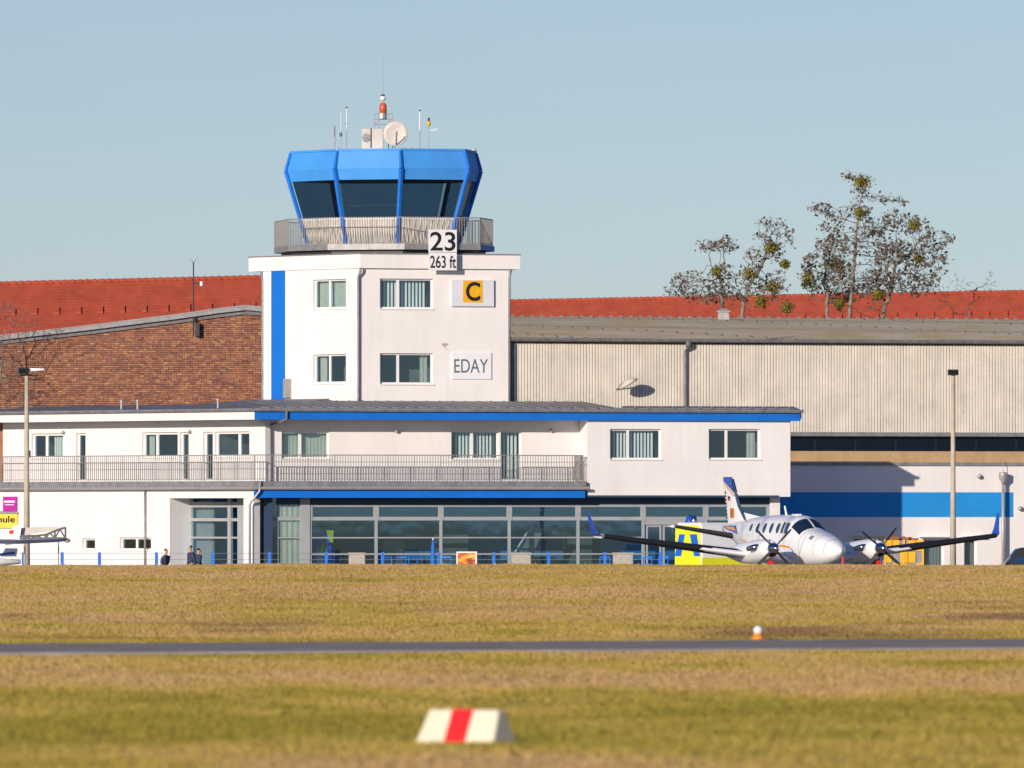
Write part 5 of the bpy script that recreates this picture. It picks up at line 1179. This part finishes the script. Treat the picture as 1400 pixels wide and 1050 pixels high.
for sg_ in (1, -1):
    secs = [(-3.0, .5*sg_, 1.42, 2.3, .17), (-3.0, 2.1*sg_, 1.66, 2.2, .165), (-3.35, 4.8*sg_, 2.0, 1.6, .175), (-3.62, 7.55*sg_, 2.34, 1.1, .16)]
    wg = wing(secs, 'wing', M['white_gloss'])
    bs = [(-3.1, 2.55*sg_, 1.72, 2.1, .165)]+secs[2:]
    wing(bs, 'deicing_boot', M['black'], wg, frac=.22, g=.014)
    wl_ = MB(); y0_ = 7.55*sg_
    rs_ = []
    for dx_, dy_, dz_, c in ((0, 0, 0, 1.0), (-.14, .14, .07, .72), (-.36, .22, .30, .48), (-.60, .34, .82, .24)):
        rs_.append([(-3.62+dx_-x*c, y0_+(dy_+zz*c*.8)*sg_, 2.34+dz_) for x, zz in naca(.08, 10)])
    lb(wl_.rings(rs_), 'winglet', M['tail_blue'])
    # tailplane
    tp = wing([(-9.3, .1*sg_, 2.30, 1.3, .18), (-9.8, 2.40*sg_, 2.68, .75, .17)], 'tailplane', M['white_gloss'])
    wing([(-9.35, .3*sg_, 2.33, 1.27, .18), (-9.8, 2.40*sg_, 2.68, .75, .17)], 'deicing_boot', M['dark'], tp, frac=.3, g=.012)
    # nacelle
    yn = 2.05*sg_; NX = [-6.0, -5.2, -4.2, -3.2, -2.4, -1.8, -1.5, -1.42]; NW = [.04, .20, .32, .36, .36, .33, .27, .21]; NT = [1.75, 1.95, 2.12, 2.20, 2.24, 2.24, 2.19, 2.14]; NBt = [1.65, 1.52, 1.38, 1.35, 1.42, 1.5, 1.62, 1.72]
    nc_ = lb(MB().rings([[(x, yn+w_*math.cos(2*math.pi*j/20), (t_+b_)/2+(t_-b_)/2*math.sin(2*math.pi*j/20)) for j in range(20)] for x, w_, t_, b_ in zip(NX, NW, NT, NBt)]), 'engine_nacelle', M['white_gloss'], smooth=True)
    lb(MB().rings([[(-1.52+.02*q, yn+(.17-.0*q)*math.cos(2*math.pi*j/14), 1.70+.085*math.sin(2*math.pi*j/14)) for j in range(14)] for q in (0, 6)]), 'air_intake', M['black'], nc_)
    for s2 in (1, -1): lb(MB().tube([(-1.95, yn+.30*s2, 1.98), (-2.05, yn+.44*s2, 1.95), (-2.4, yn+.52*s2, 1.9)], [.10, .11, .09], 10), 'exhaust_pipe', M['chrome'], nc_, smooth=True)
    sp_ = lb(MB().lathe((-1.42, yn, 1.92), [(.2, 0), (.2, .1), (.17, .28), (.09, .42), (.01, .48)], (1, 0, 0), 16), 'spinner', M['chrome'], smooth=True)
    for q in range(4):
        a = dg_(45+90*q + (6 if sg_ > 0 else 0)); dr = Vector((0, math.cos(a), math.sin(a))); pr = Vector((0, -math.sin(a), math.cos(a))); c0_ = Vector((-1.27, yn, 1.92)); rs_ = []
        for r_, w_, tw in ((.12, .04, .9), (.32, .055, .8), (.60, .060, .6), (.84, .05, .45), (.96, .022, .4)):
            ch_ = (pr*math.cos(tw)+Vector((1, 0, 0))*math.sin(tw))*w_; nn = (Vector((1, 0, 0))*math.cos(tw)-pr*math.sin(tw))*.012; c_ = c0_+dr*r_
            rs_.append([tuple(c_-ch_), tuple(c_-nn), tuple(c_+ch_), tuple(c_+nn)])
        lb(MB().rings(rs_), 'propeller_blade', M['dark'], sp_)
    lb(MB().tube([(-3.2, yn, 1.45), (-3.0, yn, .35)], .06, 8), 'landing_gear_leg', M['galv'])
    for s2 in (-.16, .16): lb(MB().lathe((-3.0, yn+s2-.07, .36), [(.1, 0), (.33, .01), (.36, .05), (.36, .1), (.33, .14), (.1, .15)], (0, 1, 0), 18), 'wheel', M['black'], smooth=True)
    lb(MB().lathe((-1.5, yn-.05, 1.40), [(.09, 0), (.11, .08), (.09, .16)], (1, 0, 0), 10), 'intake_cover', M['red'], nc_)
fin = wing([(-8.9, 0, 2.75, 1.85, .10), (-9.55, 0, 3.4, 1.42, .10), (-10.33, 0, 4.40, .90, .09)], 'fin', M['white_gloss'], vert=True)
lb(MB().rings([[(-10.30-x*.92, zz*.1+0, 4.401) for x, zz in [(0, 0), (.5, .55), (1, 0), (.5, -.55)]]]+[[(-10.36-x*.88, zz*.08, 4.47) for x, zz in [(0, 0), (.5, .5), (1, 0), (.5, -.5)]]]), 'fin_cap', M['tail_blue'], fin)
wing([(-8.75, 0, 2.85, 1.9, .105), (-9.55, 0, 3.4, 1.42, .105), (-10.33, 0, 4.40, .90, .095)], 'deicing_boot', M['navy'], fin, frac=.10, g=.015, vert=True)
for s2 in (1, -1):
    y_ = .062*s2
    lb(MB().add([(-10.30, y_*.9, 4.40), (-11.18, y_*.3, 4.40), (-11.16, y_*.4, 4.33), (-10.02, y_*1.25, 3.90)], [(0, 1, 2, 3)]), 'blue_tip', M['tail_blue'], fin)
    lb(MB().add([(-11.14, y_*.5, 4.29), (-11.14, y_*.5, 4.25), (-9.98, y_*1.5, 3.76), (-10.0, y_*1.5, 3.83)], [(0, 1, 2, 3)]), 'orange_line', M['tail_orange'], fin)
    lb(MB().box(-10.32, -10.0, y_*1.5-.004, y_*1.5+.004, 3.0, 3.35), 'crest', M['tail_orange'], fin); lb(MB().box(-10.25, -10.05, y_*1.6-.004, y_*1.6+.004, 3.0, 3.3), 'crest_mark', M['wood'], fin)
    lb(MB().box(-10.60, -10.42, y_*1.2-.004, y_*1.2+.004, 3.70, 3.77), 'flag', M['ink'], fin); lb(MB().box(-10.60, -10.42, y_*1.2-.004, y_*1.2+.004, 3.62, 3.695), 'flag', M['red'], fin)
    for q in range(9): lb(MB().box(-10.98+q*.02, -10.90+q*.02, y_*.6-.003, y_*.6+.003, 3.95-q*.13-.09, 3.95-q*.13), 'registration_letter', M['ink'], fin)
lb(MB().rings([[(-7.4, 0, 3.0), (-7.4, .001, 3.0), (-7.4, .001, 3.01)], [(-9.2, .05, 2.85), (-9.2, -.05, 2.85), (-9.2, 0, 3.18)]]), 'dorsal_fillet', M['white_gloss'])
lb(MB().rings([[(-5.05-x*.18, zz*.3, 3.05) for x, zz in naca(.3, 6)], [(-5.25-x*.12, zz*.2, 3.42) for x, zz in naca(.3, 6)]]), 'blade_antenna', M['white_gloss'])
lb(MB().box(-4.4, -3.9, -.1, .1, 3.07, 3.13), 'roof_fairing', M['white_gloss'], bevel=.02)
lb(MB().tube([(-1.5, 0, 1.4), (-1.6, 0, .3)], .05, 8), 'landing_gear_leg', M['galv']); lb(MB().lathe((-1.6, -.08, .3), [(.1, 0), (.27, .01), (.3, .08), (.27, .15), (.1, .16)], (0, 1, 0), 16), 'wheel', M['black'])
ck = pt(1152.5, 768, 346.5)
t = thing('marker_cone', (ck.x, 346.5, 0), 'small red and white cone just right of the plane nose', 'cone')
zt_ = CZ-60*346.5/F
MB().lathe((ck.x, 346.5, 0.02), [(.2, 0), (.2, .04), (.13, .05), (.03, zt_-.03), (.01, zt_-.02)], n=12).build('cone', M['red'], t, smooth=False); MB().lathe((ck.x, 346.5, zt_*.55), [(.09, 0), (.065, .25)], n=12).build('white_band', M['sign_white'], t)

# ------------------------------------------------------------------ van with chevrons
VY = 392.0; vb = pt(922, 800, VY); al = math.radians(58)
VN = thing('emergency_van', (vb.x, VY, 0), 'white van with yellow and blue chevron rear and a roof beacon, behind the plane', 'van')
VN.rotation_euler = (0, 0, 0)
rd_ = Vector((math.cos(al), -math.sin(al), 0))      # along the rear face (left corner to right corner, coming nearer)
fd_ = Vector((math.sin(al), math.cos(al), 0))       # from rear to front
vh = CZ-14.5*VY/F
def vp(r_, f_, z): return Vector((0, 0, 0))+rd_*r_+fd_*f_+Vector((0, 0, z))
def vpoly(pr, f0, f1, m, name, parent=VN, **k): return lb(MB().rings([[vp(r_, f0, z) for r_, z in pr], [vp(r_, f1, z) for r_, z in pr]]), name, m, parent, **k)
pr = [(0, .4), (2.0, .4), (2.0, 1.2), (1.93, vh-.12), (1.80, vh), (.20, vh), (.07, vh-.12), (0, 1.2)]
rs_ = []
for f_, s_ in ((0, .97), (.06, 1), (4.2, 1), (4.5, 1)): rs_.append([vp(1+(r_-1)*s_, f_, z if z < 1 else .4+(z-.4)*s_) for r_, z in pr])
rs_.append([vp(1+(r_-1)*.95, 5.1, z if z < 1 else .4+(z-.4)*.62) for r_, z in pr]); rs_.append([vp(1+(r_-1)*.85, 5.7, .4+(z-.4)*.45) for r_, z in pr])
lb(MB().rings(rs_), 'body', M['white_gloss'], VN)
RFx = -.012
lb(MB().add([vp(.03, RFx, .45), vp(1.97, RFx, .45), vp(1.90, RFx, vh-.2), (*vp(1.75, RFx, vh-.1)[:3],), vp(.25, RFx, vh-.1), vp(.10, RFx, vh-.2)], [(0, 1, 2, 3, 4, 5)]), 'rear_panel', M['hv_yellow'], VN)
def chev(x0, x1, x2, x3, z0, z1): lb(MB().add([vp(x0, RFx-.008, z0), vp(x1, RFx-.008, z0), vp(x3, RFx-.008, z1), vp(x2, RFx-.008, z1)], [(0, 1, 2, 3)]), 'chevron', M['hv_blue'], VN)
chev(.06, .52, .38, .80, 1.55, 2.42); chev(1.46, 1.9, 1.14, 1.66, 1.55, 2.42)
lb(MB().box(-.05, .02, -.05, .02, .5, .6), 'number_plate', M['sign_white'], VN)
lb(MB().rings([[vp(2.012, 0, 1.2), vp(2.012, 0, 1.5), vp(2.004, 0, 1.5), vp(2.004, 0, 1.2)], [vp(2.012, 4.4, 1.2), vp(2.012, 4.4, 1.5), vp(2.004, 4.4, 1.5), vp(2.004, 4.4, 1.2)]]), 'side_stripe', M['hv_yellow'], VN)
lb(MB().rings([[vp(2.012, 0, 1.0), vp(2.012, 0, 1.18), vp(2.004, 0, 1.18), vp(2.004, 0, 1.0)], [vp(2.012, 4.4, 1.0), vp(2.012, 4.4, 1.18), vp(2.004, 4.4, 1.18), vp(2.004, 4.4, 1.0)]]), 'side_stripe', M['hv_blue'], VN)
lb(MB().lathe(vp(.75, .25, vh-.02), [(.2, 0), (.2, .06), (.17, .12), (.15, .24), (.04, .32)], n=12), 'roof_beacon', M['tail_blue'], VN, smooth=True); lb(MB().lathe(vp(1.05, .25, vh-.02), [(.14, 0), (.14, .1), (.1, .26), (.03, .3)], n=12), 'roof_siren', M['chrome'], VN, smooth=True)
lb(MB().lathe(vp(1.75, -.05, .98), [(.09, -.02), (.09, .03), (.03, .05)], tuple(-fd_), 12), 'tail_light', M['red'], VN); lb(MB().lathe(vp(.25, -.05, .98), [(.09, -.02), (.09, .03), (.03, .05)], tuple(-fd_), 12), 'tail_light', M['red'], VN)
for r_ in (.05, 1.75):
    for f_ in (.9, 4.6): lb(MB().lathe(vp(r_, f_, .34), [(.1, 0), (.33, .01), (.34, .19), (.1, .2)], tuple(rd_), 16), 'wheel', M['black'], VN)

# ------------------------------------------------------------------ yellow cart, car, light aircraft
cY = 398.0; x0 = pt(1209, 0, cY).x; x1 = pt(1263, 0, cY).x; zt_ = CZ-38*cY/F; w_ = x1-x0
t = thing('yellow_cart', (x0, cY, 0), 'yellow panelled transport cart with brown load on top, behind the plane wing', 'cart')
MB().box(x0+.02, x1-.02, cY+.02, cY+1.4, .3, zt_-.02).build('body', M['zinc'], t)
for r_ in range(4):
    for q in range(5):
        if (r_+q*2) % 3 == 1: continue
        a = x0+q*w_/5; hz_ = (zt_-.3)/4; MB().box(a+.012, a+w_/5-.012, cY-.03, cY+.018, .3+r_*hz_+.015, .3+(r_+1)*hz_-.015).build('panel', M['orange'] if False else M['sign_yellow'], t, bevel=.01)
for q in (0, .5, 1): MB().box(x0+q*(w_-.08), x0+q*(w_-.08)+.08, cY-.05, cY-.031, .25, zt_).build('frame_post', M['sign_yellow'], t)
b = MB(); rs = random.Random(9)
for k in range(9): a = x0+.2+k*(w_-.4)/9; b.box(a, a+.13, cY+.1+rs.random()*.3, cY+.9, zt_-.018, zt_+.04+rs.random()*.16)
b.build('load', M['wood'], t)
for q in (.25, 1.3):
    for d in (.05, 1.1): MB().lathe((x0+q, cY+d, .2), [(.05, 0), (.19, .01), (.2, .12), (.05, .13)], (0, 1, 0), 14).build('wheel', M['black'], t)
cY = 428.0; x0 = pt(1371, 0, cY).x; zt_ = CZ-48.5*cY/F
t = thing('parked_car', (x0+2.2, cY, 0), 'dark estate car with greenish windows, cut off by the right edge', 'car')
body = [(0, .35), (-.02, .75), (.10, 1.0), (.35, 1.28), (.62, zt_-.05), (.85, zt_), (2.4, zt_), (2.9, zt_-.12), (3.5, 1.12), (4.3, .98), (4.5, .75), (4.5, .35)]
def side(y, ins, m): return [(x0+x+(.0), cY+y, z) for x, z in body]
rs_ = []
for y, k in ((-.02, .0), (.04, 0), (1.66, 0), (1.72, 0)):
    rs_.append([(x0+2.2+(x-2.2)*(.985 if y in (-.02, 1.72) else 1), cY+(y if z < 1.1 else .86+(y-.86)*.88), z) for x, z in body])
MB().rings(rs_).build('body', M['car'], t)
def gl(pts, y): MB().rings([[(x0+x, cY+y+(z-1.1)*.22*(1 if y < .5 else -1), z) for x, z in pts], [(x0+x, cY+y+.006+(z-1.1)*.22*(1 if y < .5 else -1), z) for x, z in pts]]).build('side_window', M['pane_hall'], t)
gl([(.45, 1.12), (.72, zt_-.12), (1.35, zt_-.10), (1.35, 1.1)], .03); gl([(1.45, 1.1), (1.45, zt_-.10), (2.3, zt_-.10), (2.9, 1.1)], .03)
MB().rings([[(x0+.14, cY+.3, 1.05), (x0+.14, cY+1.4, 1.05), (x0+.60, cY+1.35, zt_-.12), (x0+.60, cY+.35, zt_-.12)], [(x0+.10, cY+.3, 1.06), (x0+.10, cY+1.4, 1.06), (x0+.56, cY+1.35, zt_-.10), (x0+.56, cY+.35, zt_-.10)]]).build('rear_window', M['pane_cab'], t)
for a in (.85, 3.6):
    for d in (-.05, 1.55): MB().lathe((x0+a, cY+d, .32), [(.16, 0), (.30, .01), (.32, .05), (.32, .17), (.1, .2)], (0, 1, 0), 18).build('wheel', M['black'], t)
MB().box(x0-.05, x0+.1, cY+.1, cY+.3, .8, 1.0).build('tail_light', M['red'], t)

aY = 400.0; q = lambda px, py, d=0: pt(px, py, aY+d)
LA_ = thing('light_aircraft', (*q(-20, 800)[:2], 0), 'small white light aircraft, its fin and one wing showing at the left edge', 'aeroplane')
fo = [(30, 716.5), (28, 730), (22, 763), (-4, 768), (6, 752), (12, 735), (18, 719)]
MB().rings([[q(x, y, -.05) for x, y in fo], [q(x, y, .05) for x, y in fo]]).build('fin', M['white_gloss'], LA_)
b = MB(); b.rings([[q(x, y, -.056) for x, y in ((-3, 757), (20, 754), (21, 757.5), (-3, 760))], [q(x, y, -.051) for x, y in ((-3, 757), (20, 754), (21, 757.5), (-3, 760))]]).build('blue_stripe', M['tail_blue'], LA_)
b = MB(); b.rings([[q(x, y, -.056) for x, y in ((13, 725), (19, 725), (18, 730), (12.5, 730))], [q(x, y, -.051) for x, y in ((13, 725), (19, 725), (18, 730), (12.5, 730))]]).build('red_badge', M['red'], LA_)
MB().rings([[q(x, y, -.056) for x, y in ((7, 742), (17, 741), (17, 744), (7, 745))], [q(x, y, -.051) for x, y in ((7, 742), (17, 741), (17, 744), (7, 745))]]).build('registration', M['ink_grey'], LA_)
c = q(10, 768); MB().rings([[(c.x+x, aY+r_*math.cos(a), 1.28+r_*1.0*math.sin(a)) for a in np.linspace(0, 2*math.pi, 16, endpoint=False)] for x, r_ in ((-7, .1), (-6.3, .5), (-4.8, .62), (-3.0, .5), (-1, .25), (.55, .08))]).build('fuselage', M['white_gloss'], LA_, smooth=True)
rs_ = []
for px, py, c_ in ((-60, 741, 1.5), (26, 742, 1.3), (80, 740, 1.0), (92, 739, .7)):
    p = q(px, py, -1); rs_.append([(p.x, p.y-x*c_*.9, p.z+zz*c_+x*.10) for x, zz in naca(.15, 8)])
MB().rings(rs_).build('wing', mat('pale_blue_wing', (.62, .70, .88), .4), LA_)
MB().lathe(q(92, 739, -1.4), [(.02, -.12), (.09, -.04), (.09, .06), (.02, .14)], (1, 0, 0), 10).build('wing_tip_light', M['galv'], LA_, smooth=True)
trs = MB(); q2_ = lambda px, py: q(px, py, -.3)
up = [(28, 733), (50, 732.5), (62, 731), (75, 726), (89.5, 721)]; lo = [(28, 736.5), (50, 736.5), (62, 736), (75, 735.5), (89.5, 736)]
trs.tube([q2_(*p_) for p_ in up], .045, 5).tube([q2_(*p_) for p_ in lo], .045, 5)
for i in range(5): trs.tube([q2_(*up[i]), q2_(*lo[i])], .04, 5)
for a, b_ in (((62, 736), (68, 728.5)), ((68, 728.5), (75, 735.5)), ((75, 735.5), (82, 723.5)), ((82, 723.5), (89.5, 736)), ((30, 733), (36, 736.5)), ((36, 733), (42, 736.5)), ((42, 733), (50, 736.5)), ((50, 732), (57, 736))): trs.tube([q2_(*a), q2_(*b_)], .035, 5)
t = thing('lattice_ladder', tuple(q(60, 736.5, -.3)), 'grey lattice frame with a pale cover sheet above the small aircraft wing', 'frame')
trs.build('truss', M['zinc_dark'], t)
MB().rings([[q(x, y, .2) for x, y in ((26, 733), (75, 725), (88, 721), (60, 720), (28, 722))], [q(x, y, .26) for x, y in ((26, 733), (75, 725), (88, 721), (60, 720), (28, 722))]]).build('cover_sheet', M['cladding'], t)
for x in (34, 80): MB().tube([q2_(x, 736), (q2_(x, 736).x, aY-.3, 0)], .03, 6).build('support_leg', M['galv'], t)
# solid grey panel inside the hall, standing in for a reflected aircraft tail
D = G.off(1.4)
t = thing('reflected_fin_panel', tuple(D.P(D.s_(715), .04)), 'grey swept panel added behind the hall glass in place of a reflected aircraft tail', 'reflection stand-in')
pl_ = [(706, 757), (724, 722), (744, 722), (729, 757)]
MB().rings([[D.P(D.s_(x), D.z_(x, y), 0) for x, y in pl_], [D.P(D.s_(x), D.z_(x, y), .08) for x, y in pl_]]).build('panel', M['galv'], t)
MB().tube([D.P(D.s_(728), D.z_(728, 757), .0), D.P(D.s_(728), .04, .0)], .06, 6).build('stand', M['galv'], t); MB().tube([D.P(D.s_(702), D.z_(702, 757), -.1), D.P(D.s_(722), D.z_(722, 725), -.1), D.P(D.s_(728), D.z_(728, 719), -.1)], .05, 6).build('white_edge', M['sign_white'], t)
D = G.off(.8)
t = thing('reflected_chevron_panel', tuple(D.P(D.s_(443), .04)), 'yellow and blue chevron panel added behind the leftmost hall window in place of a reflection', 'board')  # panel added to imitate chevrons mirrored in the glass
for nm, m, pl_ in (('panel', 'hv_blue', ((427, 770), (431, 727), (452, 727), (454, 770))), ('yellow_wedge', 'hv_yellow', ((434, 760), (441, 738), (449, 760))), ('yellow_wedge', 'hv_yellow', ((450, 740), (446, 725), (456, 725), (455, 742)))):
    d_ = 0 if nm == 'panel' else -.03; MB().rings([[D.P(D.s_(x), D.z_(x, y), d_) for x, y in pl_], [D.P(D.s_(x), D.z_(x, y), d_+.02) for x, y in pl_]]).build(nm, M[m], t)
